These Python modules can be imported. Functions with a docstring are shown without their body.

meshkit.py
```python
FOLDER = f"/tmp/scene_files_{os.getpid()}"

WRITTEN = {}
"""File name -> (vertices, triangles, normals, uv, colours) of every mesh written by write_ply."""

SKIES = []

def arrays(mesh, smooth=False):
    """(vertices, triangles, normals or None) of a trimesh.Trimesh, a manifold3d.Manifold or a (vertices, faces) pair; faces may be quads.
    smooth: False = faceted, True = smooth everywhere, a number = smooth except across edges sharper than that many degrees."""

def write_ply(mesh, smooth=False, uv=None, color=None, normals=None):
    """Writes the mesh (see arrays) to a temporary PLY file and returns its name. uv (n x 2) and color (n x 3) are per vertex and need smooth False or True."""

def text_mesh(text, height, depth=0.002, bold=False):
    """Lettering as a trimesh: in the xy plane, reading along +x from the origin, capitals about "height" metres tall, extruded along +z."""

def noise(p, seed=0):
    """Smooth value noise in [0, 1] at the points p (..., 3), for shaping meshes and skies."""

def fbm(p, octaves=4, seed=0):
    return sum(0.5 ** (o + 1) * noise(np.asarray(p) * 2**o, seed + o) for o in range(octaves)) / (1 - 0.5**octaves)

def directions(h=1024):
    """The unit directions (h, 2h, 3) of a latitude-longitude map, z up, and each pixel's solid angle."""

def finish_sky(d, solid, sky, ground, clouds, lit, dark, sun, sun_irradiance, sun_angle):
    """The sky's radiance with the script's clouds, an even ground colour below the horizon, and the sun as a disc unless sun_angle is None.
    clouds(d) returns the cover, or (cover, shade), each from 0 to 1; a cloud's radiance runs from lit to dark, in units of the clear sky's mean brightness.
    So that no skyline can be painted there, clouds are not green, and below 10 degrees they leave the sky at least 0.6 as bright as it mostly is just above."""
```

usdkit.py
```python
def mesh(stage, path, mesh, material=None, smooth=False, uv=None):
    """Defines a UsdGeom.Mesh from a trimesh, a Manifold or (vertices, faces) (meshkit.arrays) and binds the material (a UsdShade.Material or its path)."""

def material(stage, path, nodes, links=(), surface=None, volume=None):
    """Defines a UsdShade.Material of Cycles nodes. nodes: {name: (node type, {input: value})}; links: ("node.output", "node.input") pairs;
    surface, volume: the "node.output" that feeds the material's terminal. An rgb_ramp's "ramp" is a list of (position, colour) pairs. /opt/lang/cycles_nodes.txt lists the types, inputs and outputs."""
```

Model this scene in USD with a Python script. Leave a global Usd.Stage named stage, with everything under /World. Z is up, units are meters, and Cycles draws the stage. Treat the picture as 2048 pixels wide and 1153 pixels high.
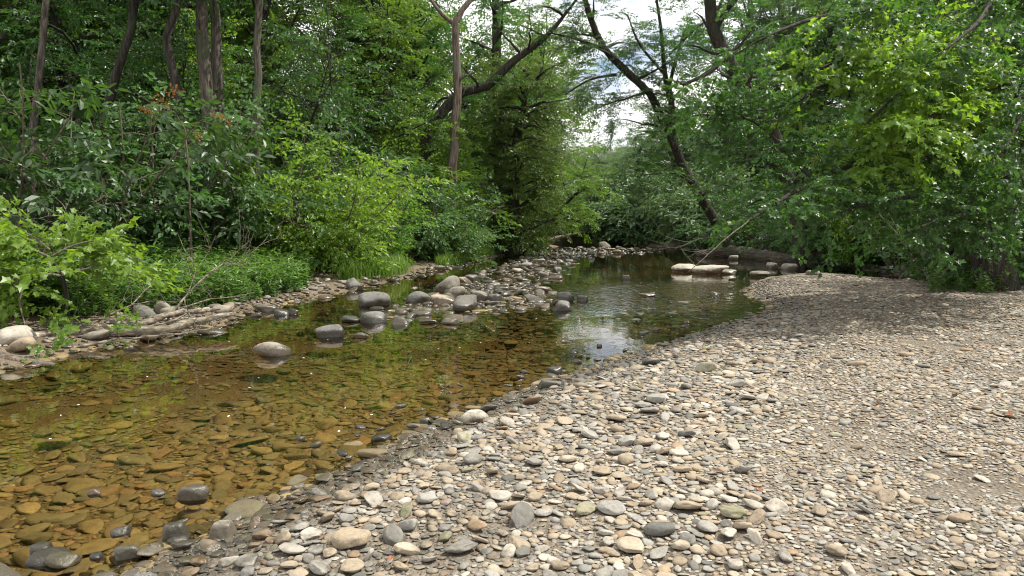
import math, random
import numpy as np, trimesh, shapely, usdkit, meshkit
from scipy.spatial import cKDTree
from scipy.interpolate import RegularGridInterpolator
from pxr import Usd, UsdGeom, UsdLux, UsdShade, Gf, Sdf, Vt

stage = Usd.Stage.CreateInMemory()
UsdGeom.SetStageUpAxis(stage, 'Z')
UsdGeom.SetStageMetersPerUnit(stage, 1.0)
UsdGeom.Xform.Define(stage, '/World')

# ------------------------------------------------------------------ camera, sky, sun, exposure
PW, PH, F = 2048.0, 1153.0, 1463.0            # the photograph's size and focal length in its pixels
HORIZON = 445.0
PITCH = math.atan((PH / 2 - HORIZON) / F)
CAM = np.array([0.0, 0.0, 1.65])
cam = UsdGeom.Camera.Define(stage, '/World/camera')
cam.AddTranslateOp().Set(Gf.Vec3d(*CAM))
cam.AddRotateXOp().Set(90 - math.degrees(PITCH))
cam.CreateHorizontalApertureAttr(36.0)
cam.CreateFocalLengthAttr(36.0 * F / PW)
cam.CreateExposureAttr(0.80)
cam.CreateFStopAttr(0.0)

SUN_EL, SUN_AZ = math.radians(59), math.radians(84)     # azimuth from +y towards +x
sun_dir = np.array([math.cos(SUN_EL) * math.sin(SUN_AZ), math.cos(SUN_EL) * math.cos(SUN_AZ), math.sin(SUN_EL)])
usdkit.material(stage, '/World/Looks/sky_look', {
    'sky': ('sky_texture', {'sky_type': 'single_scattering', 'sun_disc': False, 'sun_elevation': SUN_EL, 'sun_rotation': SUN_AZ, 'aerosol_density': 1.5}),
    'tc': ('texture_coordinate', {}),
    'map': ('mapping', {'scale': (2.2, 2.2, 4.5), 'location': (0.3, 0.1, 0.0)}),
    'n': ('noise_texture', {'scale': 1.3, 'detail': 6, 'roughness': 0.55}),
    'ramp': ('rgb_ramp', {'ramp': [(0.34, (0, 0, 0)), (0.50, (1, 1, 1))]}),
    'mix': ('mix_color', {'b': (12.5, 12.3, 12.0), 'use_clamp': False}),
    'bg': ('background_shader', {'strength': 0.085})},
    [('tc.generated', 'map.vector'), ('map.vector', 'n.vector'), ('n.fac', 'ramp.fac'), ('ramp.color', 'mix.fac'), ('sky.color', 'mix.a'), ('mix.result', 'bg.color')], surface='bg.background')
dome = UsdLux.DomeLight.Define(stage, '/World/sky')
UsdShade.MaterialBindingAPI.Apply(dome.GetPrim()).Bind(UsdShade.Material.Get(stage, '/World/Looks/sky_look'))
sun = UsdLux.DistantLight.Define(stage, '/World/sun')
sun.CreateNormalizeAttr(True)
sun.CreateIntensityAttr(1.25)
sun.CreateAngleAttr(0.6)
sun.CreateColorAttr(Gf.Vec3f(1.0, 0.955, 0.86))
zax = Gf.Vec3d(*sun_dir)
sun.AddOrientOp(UsdGeom.XformOp.PrecisionDouble).Set(Gf.Quatd(Gf.Rotation(Gf.Vec3d(0, 0, 1), zax).GetQuat()))

# ------------------------------------------------------------------ helpers
def ray(u, v):
    a, b = (u - PW / 2) / F, (PH / 2 - v) / F
    return np.array([a, math.cos(PITCH) + b * math.sin(PITCH), -math.sin(PITCH) + b * math.cos(PITCH)])
def P(u, v, d):
    """World point seen at pixel (u, v), d metres ahead of the camera."""
    r = ray(u, v)
    return CAM + r * (d / r[1])
def G(u, v, z=0.0):
    r = ray(u, v)
    return CAM + r * ((z - CAM[2]) / r[2])
def unit(a):
    a = np.asarray(a, float)
    return a / (np.linalg.norm(a, axis=-1, keepdims=True) + 1e-12)
used = {}
def fresh(name):
    k = used.get(name, 0)
    used[name] = k + 1
    return name if k == 0 else f'{name}_{k:03d}'
def tag(prim, label=None, cat=None, group=None, kind=None):
    for k, v in (('label', label), ('category', cat), ('group', group), ('kind', kind)):
        if v is not None:
            prim.SetCustomDataByKey(k, v)
def L(name):
    return UsdShade.Material.Get(stage, '/World/Looks/' + name)
def put(path, mesh, look, smooth=False):
    return usdkit.mesh(stage, path, mesh, L(look), smooth)
def thing(name, label, cat, group=None, loc=(0, 0, 0), rotz=0.0, scale=None):
    x = UsdGeom.Xform.Define(stage, '/World/' + fresh(name))
    x.AddTranslateOp().Set(Gf.Vec3d(*map(float, loc)))
    if rotz: x.AddRotateZOp().Set(float(rotz))
    if scale is not None: x.AddScaleOp().Set(Gf.Vec3f(*map(float, scale)))
    tag(x.GetPrim(), label, cat, group)
    return x
def join(parts):
    """parts: list of (v, f)."""
    n, V, T = 0, [], []
    for v, f in parts:
        V.append(v); T.append(np.asarray(f) + n); n += len(v)
    return np.vstack(V), np.vstack(T)
def tube(pts, radii, sides=8, cap=True, rough=0.0, rng=None):
    p = np.asarray(pts, float)
    r = np.broadcast_to(np.asarray(radii, float), (len(p),))
    t = unit(np.gradient(p, axis=0))
    a = np.cross(t[0], [0, 0, 1.0] if abs(t[0][2]) < .9 else [1.0, 0, 0]); a = a / np.linalg.norm(a)
    A = []
    for k in range(len(p)):
        a = a - t[k] * np.dot(a, t[k]); a = a / (np.linalg.norm(a) + 1e-12); A.append(a)
    A = np.array(A); B = np.cross(t, A)
    ang = np.arange(sides) * 2 * np.pi / sides
    rr = r[:, None] * np.ones(sides)
    if rough and rng is not None:
        rr = rr * (1 + rough * rng.uniform(-1, 1, rr.shape))
    v = p[:, None] + rr[..., None] * (np.cos(ang)[None, :, None] * A[:, None] + np.sin(ang)[None, :, None] * B[:, None])
    i, j = np.meshgrid(np.arange(len(p) - 1), np.arange(sides), indexing='ij')
    q = np.stack([i * sides + j, i * sides + (j + 1) % sides, (i + 1) * sides + (j + 1) % sides, (i + 1) * sides + j], -1).reshape(-1, 4)
    v = v.reshape(-1, 3); f = np.vstack([q[:, [0, 1, 2]], q[:, [0, 2, 3]]])
    if cap:
        n = len(v)
        v = np.vstack([v, p[0], p[-1]])
        j = np.arange(sides)
        f = np.vstack([f, np.stack([np.full(sides, n), (j + 1) % sides, j], 1), np.stack([np.full(sides, n + 1), (len(p) - 1) * sides + j, (len(p) - 1) * sides + (j + 1) % sides], 1)])
    return v, f
def spline(pts, step):
    """Catmull-Rom through rows of pts (any width), resampled about every step metres of the first three columns."""
    p = np.asarray(pts, float)
    p = np.vstack([2 * p[0] - p[1], p, 2 * p[-1] - p[-2]])
    out = []
    for k in range(1, len(p) - 2):
        n = max(1, int(np.linalg.norm(p[k + 1, :3] - p[k, :3]) / step))
        s = (np.arange(n) / n)[:, None]
        a, b, c, d = p[k - 1:k + 3]
        out.append(.5 * (2 * b + (c - a) * s + (2 * a - 5 * b + 4 * c - d) * s**2 + (3 * b - a - 3 * c + d) * s**3))
    out.append(p[-2][None])
    return np.vstack(out)
def wander(rng, p, d, length, n, w, up=0.0):
    pts, d, st = [np.array(p, float)], unit(d), length / n
    for _ in range(n):
        d = unit(d + w * rng.normal(size=3) + np.array([0, 0, up]))
        pts.append(pts[-1] + d * st)
    return np.array(pts)
def smoothstep(a, b, x):
    t = np.clip((np.asarray(x) - a) / (b - a), 0, 1)
    return t * t * (3 - 2 * t)

# ------------------------------------------------------------------ materials
def bark(name, c1, c2, scale=6.0, moss=None, grain=(1, 1, .13), deep=.05):
    nodes = {'g': ('geometry', {}), 'm': ('mapping', {'scale': grain}), 'n': ('noise_texture', {'scale': scale * 3.4, 'detail': 6, 'roughness': .65}),
             'n2': ('noise_texture', {'scale': 1.1, 'detail': 3}), 'r': ('rgb_ramp', {'ramp': [(.36, tuple(x * .55 for x in c1)), (.46, c1), (.66, c2)]}),
             'mix': ('mix_color', {'b': moss or c1}), 'r2': ('rgb_ramp', {'ramp': [(.52, (0, 0, 0)), (.66, (.8, .8, .8))]}),
             'b': ('bump', {'strength': 1.0, 'distance': deep}), 'p': ('principled_bsdf', {'roughness': .85, 'specular_ior_level': .25})}
    usdkit.material(stage, '/World/Looks/' + name, nodes, [('g.position', 'm.vector'), ('m.vector', 'n.vector'), ('g.position', 'n2.vector'), ('n.fac', 'r.fac'), ('n2.fac', 'r2.fac'), ('r2.color', 'mix.fac'),
        ('r.color', 'mix.a'), ('mix.result', 'p.base_color'), ('n.fac', 'b.height'), ('b.normal', 'p.normal')], surface='p.BSDF')
bark('bark_dark', (.018, .015, .012), (.055, .046, .036), 5, (.03, .038, .02))
bark('bark_grey', (.050, .042, .033), (.135, .115, .092), 5, (.06, .07, .04))
bark('bark_bare', (.075, .058, .045), (.18, .14, .11), 4, (.11, .095, .08))
bark('wood_pale', (.085, .07, .052), (.26, .22, .17), 8, (.10, .09, .06), (.14, .5, 1), .012)
bark('log_look', (.050, .042, .034), (.15, .125, .10), 5, (.05, .06, .035), (.14, .14, 1), .03)
bark('twig_look', (.09, .07, .05), (.19, .155, .115), 10)
bark('twig_pale', (.11, .095, .075), (.21, .18, .145), 10)

def leaf(name, cols, trans, tw=.38, rough=.42, spec=.45):
    """cols: two colours that single leaves run between; trans: what shines through."""
    nodes = {'g': ('geometry', {}), 'oi': ('object_info', {}), 'r': ('rgb_ramp', {'ramp': [(0, cols[0]), (.55, tuple((a + b) / 2 for a, b in zip(*cols[:2]))), (.93, cols[1]), (1, cols[-1])]}),
             'h': ('hsv', {'hue': .5, 'saturation': 1.0, 'value': 1.0}), 'mr': ('map_range', {'from_min': 0, 'from_max': 1, 'to_min': .8, 'to_max': 1.2}),
             'mh': ('map_range', {'from_min': 0, 'from_max': 1, 'to_min': .488, 'to_max': .508}),
             't': ('mix_color', {'blend_type': 'multiply', 'fac': 1.0, 'b': trans}),
             'p': ('principled_bsdf', {'roughness': rough, 'specular_ior_level': spec}), 'tr': ('translucent_bsdf', {}), 'mx': ('mix_closure', {'fac': tw})}
    usdkit.material(stage, '/World/Looks/' + name, nodes, [('g.random_per_island', 'r.fac'), ('r.color', 'h.color'), ('oi.random', 'mr.value'), ('mr.result', 'h.value'), ('oi.random', 'mh.value'), ('mh.result', 'h.hue'),
        ('h.color', 'p.base_color'), ('h.color', 't.a'), ('t.result', 'tr.color'), ('p.BSDF', 'mx.closure1'), ('tr.BSDF', 'mx.closure2')], surface='mx.closure')
TR = (2.3, 2.2, .9)
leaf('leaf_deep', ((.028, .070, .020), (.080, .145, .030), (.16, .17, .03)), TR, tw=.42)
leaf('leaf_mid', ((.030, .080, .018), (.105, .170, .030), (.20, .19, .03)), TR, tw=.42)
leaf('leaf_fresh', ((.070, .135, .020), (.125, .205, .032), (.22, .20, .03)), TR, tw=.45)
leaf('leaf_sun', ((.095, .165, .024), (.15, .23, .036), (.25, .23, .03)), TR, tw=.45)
leaf('leaf_cool', ((.052, .112, .036), (.11, .18, .058)), (2.0, 2.0, 1.1))
leaf('leaf_haze_tint', ((.080, .135, .065), (.125, .185, .090)), (2.0, 2.0, 1.1))  # lightened leaf green: distance haze is put into the colour
leaf('leaf_vine', ((.060, .105, .020), (.15, .17, .034), (.24, .16, .03)), (1.9, 1.7, .9))
leaf('leaf_rust', ((.15, .07, .025), (.26, .13, .045)), (1.6, 1.3, .8))
leaf('leaf_brown', ((.10, .06, .03), (.20, .12, .06)), (1.4, 1.2, .8))
leaf('leaf_fallen', ((.20, .065, .025), (.30, .13, .05)), (1.3, 1.2, .8), tw=.15)
leaf('leaf_litter', ((.12, .08, .045), (.24, .17, .10)), (1.3, 1.2, .8), tw=.1, rough=.8)
leaf('grass_look', ((.095, .17, .026), (.19, .25, .05), (.28, .25, .09)), (2.0, 2.0, .8))
leaf('herb_look', ((.060, .125, .026), (.145, .225, .050), (.25, .23, .07)), TR)

def stone_look(name, cols, wet=True, rough=.8, speck=.35, moss=False):
    """A stone's own colour varies from stone to stone and in grain; below the splash line it is wet."""
    nodes = {'oi': ('object_info', {}), 'g': ('geometry', {}), 'r': ('rgb_ramp', {'ramp': [(k / (len(cols) - 1), c) for k, c in enumerate(cols)]}),
             'n': ('noise_texture', {'scale': 55, 'detail': 5, 'roughness': .7}), 'n2': ('noise_texture', {'scale': 9, 'detail': 4, 'roughness': .6}),
             'a': ('rgb_ramp', {'ramp': [(.25, (.45, .43, .40)), (.45, (.92, .91, .89)), (.62, (1.12, 1.11, 1.09)), (.8, (1.4, 1.38, 1.34))]}),
             'a2': ('rgb_ramp', {'ramp': [(.28, (.50, .47, .42)), (.48, (.95, .94, .92)), (.7, (1.18, 1.18, 1.16))]}),
             'm1': ('mix_color', {'blend_type': 'multiply', 'fac': speck * 2, 'use_clamp': False}), 'm2': ('mix_color', {'blend_type': 'multiply', 'fac': .8, 'use_clamp': False}),
             'z': ('separate_xyz', {}), 'nz': ('math', {'math_type': 'multiply_add', 'value2': .12, 'value3': -.06}), 'zz': ('math', {'math_type': 'add'}),
             'w': ('map_range', {'from_min': .150, 'from_max': .085, 'to_min': 0, 'to_max': 1, 'clamp': True}),
             'm3': ('mix_color', {'blend_type': 'multiply', 'b': (.30, .285, .25)}),
             'ro': ('map_range', {'from_min': 0, 'from_max': 1, 'to_min': rough, 'to_max': .22}),
             'hh': ('math', {'math_type': 'multiply_add', 'value2': 2.5}), 'b': ('bump', {'strength': .6, 'distance': .008}), 'p': ('principled_bsdf', {'specular_ior_level': .35})}
    links = [('n2.fac', 'hh.value1'), ('n.fac', 'hh.value3'), ('oi.random', 'r.fac'), ('g.position', 'n.vector'), ('g.position', 'n2.vector'), ('n.fac', 'a.fac'), ('n2.fac', 'a2.fac'), ('r.color', 'm1.a'), ('a.color', 'm1.b'), ('m1.result', 'm2.a'), ('a2.color', 'm2.b'),
             ('g.position', 'z.vector'), ('n2.fac', 'nz.value1'), ('z.z', 'zz.value1'), ('nz.value', 'zz.value2'), ('zz.value', 'w.value'), ('m2.result', 'm3.a'), ('w.result', 'm3.fac'), ('w.result', 'ro.value'),
             ('ro.result', 'p.roughness'), ('hh.value', 'b.height'), ('b.normal', 'p.normal'), ('m3.result', 'p.base_color')]
    if not wet:
        links = [l for l in links if l[1] not in ('m3.fac', 'ro.value')]
        nodes['m3'][1]['fac'] = 0.0; nodes['ro'][1]['value'] = 0.0
    if moss:
        nodes['mo'] = ('mix_color', {'b': (.10, .105, .05)}); nodes['mr'] = ('rgb_ramp', {'ramp': [(.5, (0, 0, 0)), (.62, (.8, .8, .8))]})
        links = [l for l in links if l != ('m2.result', 'm3.a')] + [('n2.fac', 'mr.fac'), ('mr.color', 'mo.fac'), ('m2.result', 'mo.a'), ('mo.result', 'm3.a')]
    usdkit.material(stage, '/World/Looks/' + name, nodes, links, surface='p.BSDF')
stone_look('stone_tan', [(.175, .14, .10), (.25, .21, .155), (.215, .17, .12), (.285, .25, .195)])
stone_look('stone_grey', [(.125, .12, .107), (.19, .18, .16), (.23, .22, .20), (.155, .152, .14)])
stone_look('stone_pale', [(.26, .24, .205), (.31, .285, .245), (.235, .22, .195), (.335, .305, .26)])
stone_look('stone_olive', [(.135, .125, .085), (.20, .185, .13), (.165, .155, .105), (.23, .215, .16)], moss=True)
stone_look('stone_brown', [(.18, .125, .08), (.23, .165, .105), (.15, .11, .075), (.27, .20, .13)])
stone_look('stone_dark', [(.07, .07, .067), (.12, .117, .105), (.09, .085, .075), (.15, .145, .135)])
stone_look('stone_mauve', [(.17, .13, .12), (.23, .18, .16), (.14, .10, .095)])
BED = [(.095, .078, .040), (.15, .115, .055), (.065, .060, .036), (.20, .15, .068), (.11, .10, .055), (.16, .10, .048), (.085, .085, .05)]
stone_look('bed_look', BED, wet=False, rough=.7)
stone_look('rock_look', [(.12, .11, .092), (.175, .16, .13), (.145, .137, .115), (.20, .18, .148)])
stone_look('rock_dark', [(.10, .10, .095), (.15, .145, .135)])

usdkit.material(stage, '/World/Looks/ground_look', {
    'c': ('attribute', {'attribute': 'zone'}), 'g': ('geometry', {}), 'n': ('noise_texture', {'scale': 38, 'detail': 6, 'roughness': .7}), 'n2': ('noise_texture', {'scale': 1.6, 'detail': 5}),
    'v': ('voronoi_texture', {'scale': 42, 'feature': 'f1'}), 'vr': ('rgb_ramp', {'ramp': [(0, (1.25, 1.22, 1.16)), (.55, (.95, .93, .9)), (1, (.5, .48, .45))]}),
    'a': ('rgb_ramp', {'ramp': [(.25, (.6, .58, .55)), (.75, (1.3, 1.28, 1.25))]}), 'a2': ('rgb_ramp', {'ramp': [(.35, (.75, .74, .72)), (.65, (1.12, 1.12, 1.1))]}),
    'm': ('mix_color', {'blend_type': 'multiply', 'fac': 1, 'use_clamp': False}), 'm2': ('mix_color', {'blend_type': 'multiply', 'fac': 1, 'use_clamp': False}), 'm3': ('mix_color', {'blend_type': 'multiply', 'fac': .8, 'use_clamp': False}),
    'ad': ('math', {'math_type': 'subtract'}), 'b': ('bump', {'strength': .9, 'distance': .025}), 'p': ('principled_bsdf', {'roughness': .9, 'specular_ior_level': .2})},
    [('g.position', 'n.vector'), ('g.position', 'n2.vector'), ('g.position', 'v.vector'), ('n.fac', 'a.fac'), ('n2.fac', 'a2.fac'), ('v.distance', 'vr.fac'), ('c.color', 'm.a'), ('a.color', 'm.b'), ('m.result', 'm2.a'), ('a2.color', 'm2.b'),
     ('m2.result', 'm3.a'), ('vr.color', 'm3.b'), ('n.fac', 'ad.value1'), ('v.distance', 'ad.value2'), ('ad.value', 'b.height'), ('b.normal', 'p.normal'), ('m3.result', 'p.base_color')], surface='p.BSDF')

usdkit.material(stage, '/World/Looks/water_look', {
    'g': ('geometry', {}), 'mp': ('mapping', {'scale': (1, .55, 1)}), 'n1': ('noise_texture', {'scale': 2.2, 'detail': 3, 'roughness': .5}), 'n2': ('noise_texture', {'scale': 5.5, 'detail': 3, 'roughness': .55, 'distortion': .8}),
    'c': ('attribute', {'attribute': 'riffle'}), 'k': ('math', {'math_type': 'multiply'}), 'h': ('math', {'math_type': 'multiply_add', 'value2': .16}),
    'b': ('bump', {'strength': 1.0, 'distance': .030, 'use_object_space': False}), 'fr': ('fresnel', {'IOR': 1.33}), 'lw': ('layer_weight', {'blend': .5}), 'tint': ('rgb_ramp', {'ramp': [(0, (.94, .88, .70)), (.52, (.91, .83, .63)), (.72, (.80, .71, .50)), (.82, (.50, .45, .29)), (.90, (.34, .31, .20)), (1, (.18, .165, .11))]}), 'tr': ('transparent_bsdf', {}), 'gl': ('glossy_bsdf', {'color': (1, 1, 1), 'roughness': .015}), 'mx': ('mix_closure', {})},
    [('g.position', 'mp.vector'), ('mp.vector', 'n1.vector'), ('mp.vector', 'n2.vector'), ('n2.fac', 'k.value1'), ('c.fac', 'k.value2'), ('n1.fac', 'h.value1'), ('k.value', 'h.value3'), ('h.value', 'b.height'), ('b.normal', 'fr.normal'), ('b.normal', 'gl.normal'),
     ('lw.facing', 'tint.fac'), ('tint.color', 'tr.color'), ('fr.fac', 'mx.fac'), ('tr.BSDF', 'mx.closure1'), ('gl.BSDF', 'mx.closure2')], surface='mx.closure')
usdkit.material(stage, '/World/Looks/foam_look', {'p': ('principled_bsdf', {'base_color': (.72, .72, .68), 'roughness': .6})}, surface='p.BSDF')

# ------------------------------------------------------------------ terrain
def W2(pts): return [tuple(G(u, v)[:2]) for u, v in pts]
RIGHT_EDGE = [(-3.4, -12), (-2.3, 1.2)] + W2([(255, 1153), (400, 1075), (540, 1003), (690, 940), (800, 880), (900, 842), (985, 800), (1090, 765), (1200, 735), (1300, 697), (1430, 655), (1530, 628), (1545, 612), (1495, 590), (1500, 568), (1535, 555), (1620, 548)])
INLET = W2([(1700, 553), (1800, 563), (1870, 561), (1800, 548), (1700, 534), (1560, 518), (1450, 505), (1320, 495), (1240, 490)])
right_land = shapely.Polygon(RIGHT_EDGE + INLET + [(5.0, 62), (-8, 66), (-80, 70), (-80, 500), (500, 500), (500, -60), (-3.4, -60)])
bank_land = shapely.Polygon([(30, -60), (13.5, 6), tuple(G(2048, 588)[:2]), tuple(G(1870, 563)[:2])] + INLET[3:] + [(5.0, 62), (-8, 66), (-80, 70), (-80, 500), (500, 500), (500, -60)])
LEFT_EDGE = [(-9, -60), (-8, 0), (-7.2, 5)] + W2([(-60, 760), (0, 745), (130, 708), (300, 682), (430, 655), (490, 628), (600, 602), (700, 583), (790, 562), (850, 546), (905, 536), (960, 522), (1030, 505), (1120, 494)]) + [(3.2, 52), (0, 57), (-12, 60), (-80, 62)]
left_land = shapely.Polygon(LEFT_EDGE + [(-500, 62), (-500, -60)])
island = shapely.Polygon(W2([(700, 642), (735, 612), (860, 588), (940, 552), (1010, 524), (1080, 502), (1150, 492), (1330, 492), (1330, 500), (1180, 515), (1130, 540), (1100, 580), (1150, 612), (1060, 632), (860, 640), (760, 650)]))
def sd(poly, x, y):
    pts = shapely.points(x, y)
    d = shapely.distance(pts, poly.exterior)
    return np.where(shapely.contains_xy(poly, x, y), d, -d)
def height_raw(x, y):
    dr, db, dl, di = sd(right_land, x, y), sd(bank_land, x, y), sd(left_land, x, y), sd(island, x, y)
    q = np.stack([x, y, 0 * x], -1)
    n1, n2 = meshkit.fbm(q * .9, 3, 3) - .5, meshkit.fbm(q * 3.1, 2, 8) - .5
    dw = np.minimum(-np.minimum(dr, 0), -np.minimum(dl, 0))          # distance from any land
    bed = -(.02 + .17 * smoothstep(0, .8, dw) + .22 * smoothstep(.8, 3.5, dw)) + .07 * n1
    bed = np.maximum(bed, np.where(di > -1.2, -.24 + .21 * smoothstep(-1.2, .8, di) + .10 * n1, -9))
    bar = .01 + .10 * smoothstep(0, .7, dr) + .10 * smoothstep(.5, 4, dr) + .10 * n1 * smoothstep(0, 1.5, dr)
    bar = bar + np.where(db > 0, .75 * smoothstep(0, 3, db) + .035 * np.maximum(db - 2, 0) + .5 * n1 * smoothstep(1, 5, db), 0)
    far = smoothstep(18, 30, y)
    lef = .01 + .12 * smoothstep(0, .8, dl) + .10 * smoothstep(.6, 2.4, dl) + .45 * smoothstep(1.4 + .3 * far, 4.2, dl) + .05 * np.maximum(dl - 3, 0) + n1 * .35 * smoothstep(.8, 5, dl)
    h = np.where(dr > 0, bar, np.where(dl > 0, lef, bed)) + .02 * n2
    return np.minimum(h, 9 + 0 * h), dr, db, dl, di
def axis(lo, fine_lo, fine_hi, hi, step, grow=1.13):
    c = list(np.arange(fine_lo, fine_hi, step)); s = step
    a = c[0]
    while a > lo: s *= grow; a -= s; c.insert(0, a)
    s, a = step, c[-1]
    while a < hi: s *= grow; a += s; c.append(a)
    return np.array(c)
gx, gy = axis(-450, -13, 14, 450, .13), axis(-55, 2, 26, 480, .13, 1.05)
X, Y = np.meshgrid(gx, gy, indexing='ij')
Z, DR, DB, DL, DI = (a.reshape(X.shape) for a in height_raw(X.ravel(), Y.ravel()))
hgt = RegularGridInterpolator((gx, gy), Z, bounds_error=False, fill_value=0.5)
def hz(x, y): return float(hgt((x, y)))
def GT(u, v, z=0.2):
    for _ in range(12): p = G(u, v, z); z = .5 * z + .5 * hz(p[0], p[1])
    return G(u, v, z)
def grid_faces(nx, ny):
    i, j = np.meshgrid(np.arange(nx - 1), np.arange(ny - 1), indexing='ij')
    a = i * ny + j
    q = np.stack([a, a + ny, a + ny + 1, a + 1], -1).reshape(-1, 4)
    return np.vstack([q[:, [0, 1, 2]], q[:, [0, 2, 3]]])
grit, soil, bedc, pebb = np.array([.185, .165, .14]), np.array([.05, .038, .025]), np.array([.13, .095, .05]), np.array([.16, .13, .095])
wz = smoothstep(-.03, .02, Z)[..., None]
land = np.where((DR > 0)[..., None], grit * (1 - smoothstep(.2, 1.5, DB)[..., None]) + soil * smoothstep(.2, 1.5, DB)[..., None],
                pebb * (1 - smoothstep(1.4, 2.6, DL)[..., None]) + soil * smoothstep(1.4, 2.6, DL)[..., None])
zone = bedc * (1 - wz) + land * wz
gm = usdkit.mesh(stage, '/World/ground', (np.stack([X, Y, Z], -1).reshape(-1, 3), grid_faces(len(gx), len(gy))), L('ground_look'), True)
UsdGeom.PrimvarsAPI(gm).CreatePrimvar('zone', Sdf.ValueTypeNames.Color3fArray, 'vertex').Set(Vt.Vec3fArray.FromNumpy(zone.reshape(-1, 3).astype(np.float32)))
tag(gm.GetPrim(), 'gravelly ground of the stream bed, gravel bar and wooded banks', kind='structure')

wx, wy = axis(-75, -9, 13, 20, .25, 1.2), axis(-14, 2, 60, 70, .25, 1.2)
WX, WY = np.meshgrid(wx, wy, indexing='ij')
wi = sd(island, WX.ravel(), WY.ravel()).reshape(WX.shape)
rif_poly = shapely.Polygon(W2([(1110, 628), (1080, 590), (1160, 572), (1330, 562), (1480, 566), (1500, 600), (1430, 640), (1250, 622)]))
rf = sd(rif_poly, WX.ravel(), WY.ravel()).reshape(WX.shape)
rif = .03 + .80 * smoothstep(-.8, 1.0, rf) + .20 * smoothstep(-.5, 1, wi) + .30 * smoothstep(34, 42, WY)
wm = usdkit.mesh(stage, '/World/river', (np.stack([WX, WY, 0 * WX], -1).reshape(-1, 3), grid_faces(len(wx), len(wy))), L('water_look'), True)
UsdGeom.PrimvarsAPI(wm).CreatePrimvar('riffle', Sdf.ValueTypeNames.FloatArray, 'vertex').Set(Vt.FloatArray.FromNumpy(rif.ravel().astype(np.float32)))
tag(wm.GetPrim(), 'clear shallow amber stream water reflecting the trees', kind='structure')

# ------------------------------------------------------------------ stones
ICO = {s: (np.array(m.vertices), np.array(m.faces)) for s in (1, 2, 3) for m in (trimesh.creation.icosphere(s),)}
def stone(rng, sub=2, elong=1.3, flat=.55, sharp=9.0, planes=12, lump=.06, top=(.7, .95)):
    """A water-worn stone: a rounded polyhedron, one metre long, resting about the origin."""
    d, f = ICO[sub]
    n = unit(rng.normal(size=(planes, 3))); h = rng.uniform(.72, 1.05, planes)
    n = np.vstack([n, [[0, 0, 1], [0, 0, -1]]]); h = np.append(h, rng.uniform(*top, 2))
    c = np.maximum(d @ n.T, 0) / h
    r = np.minimum(np.maximum((c**sharp).sum(1), .05)**(-1 / sharp), 1.25)
    r = r * (1 + lump * (meshkit.fbm(d * 1.7 + rng.uniform(0, 90, 3), 2, int(rng.integers(1e6))) - .5) * 2)
    v = d * r[:, None] * [1, 1 / elong, flat / elong]
    v /= np.ptp(v[:, 0])
    return v, f
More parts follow.
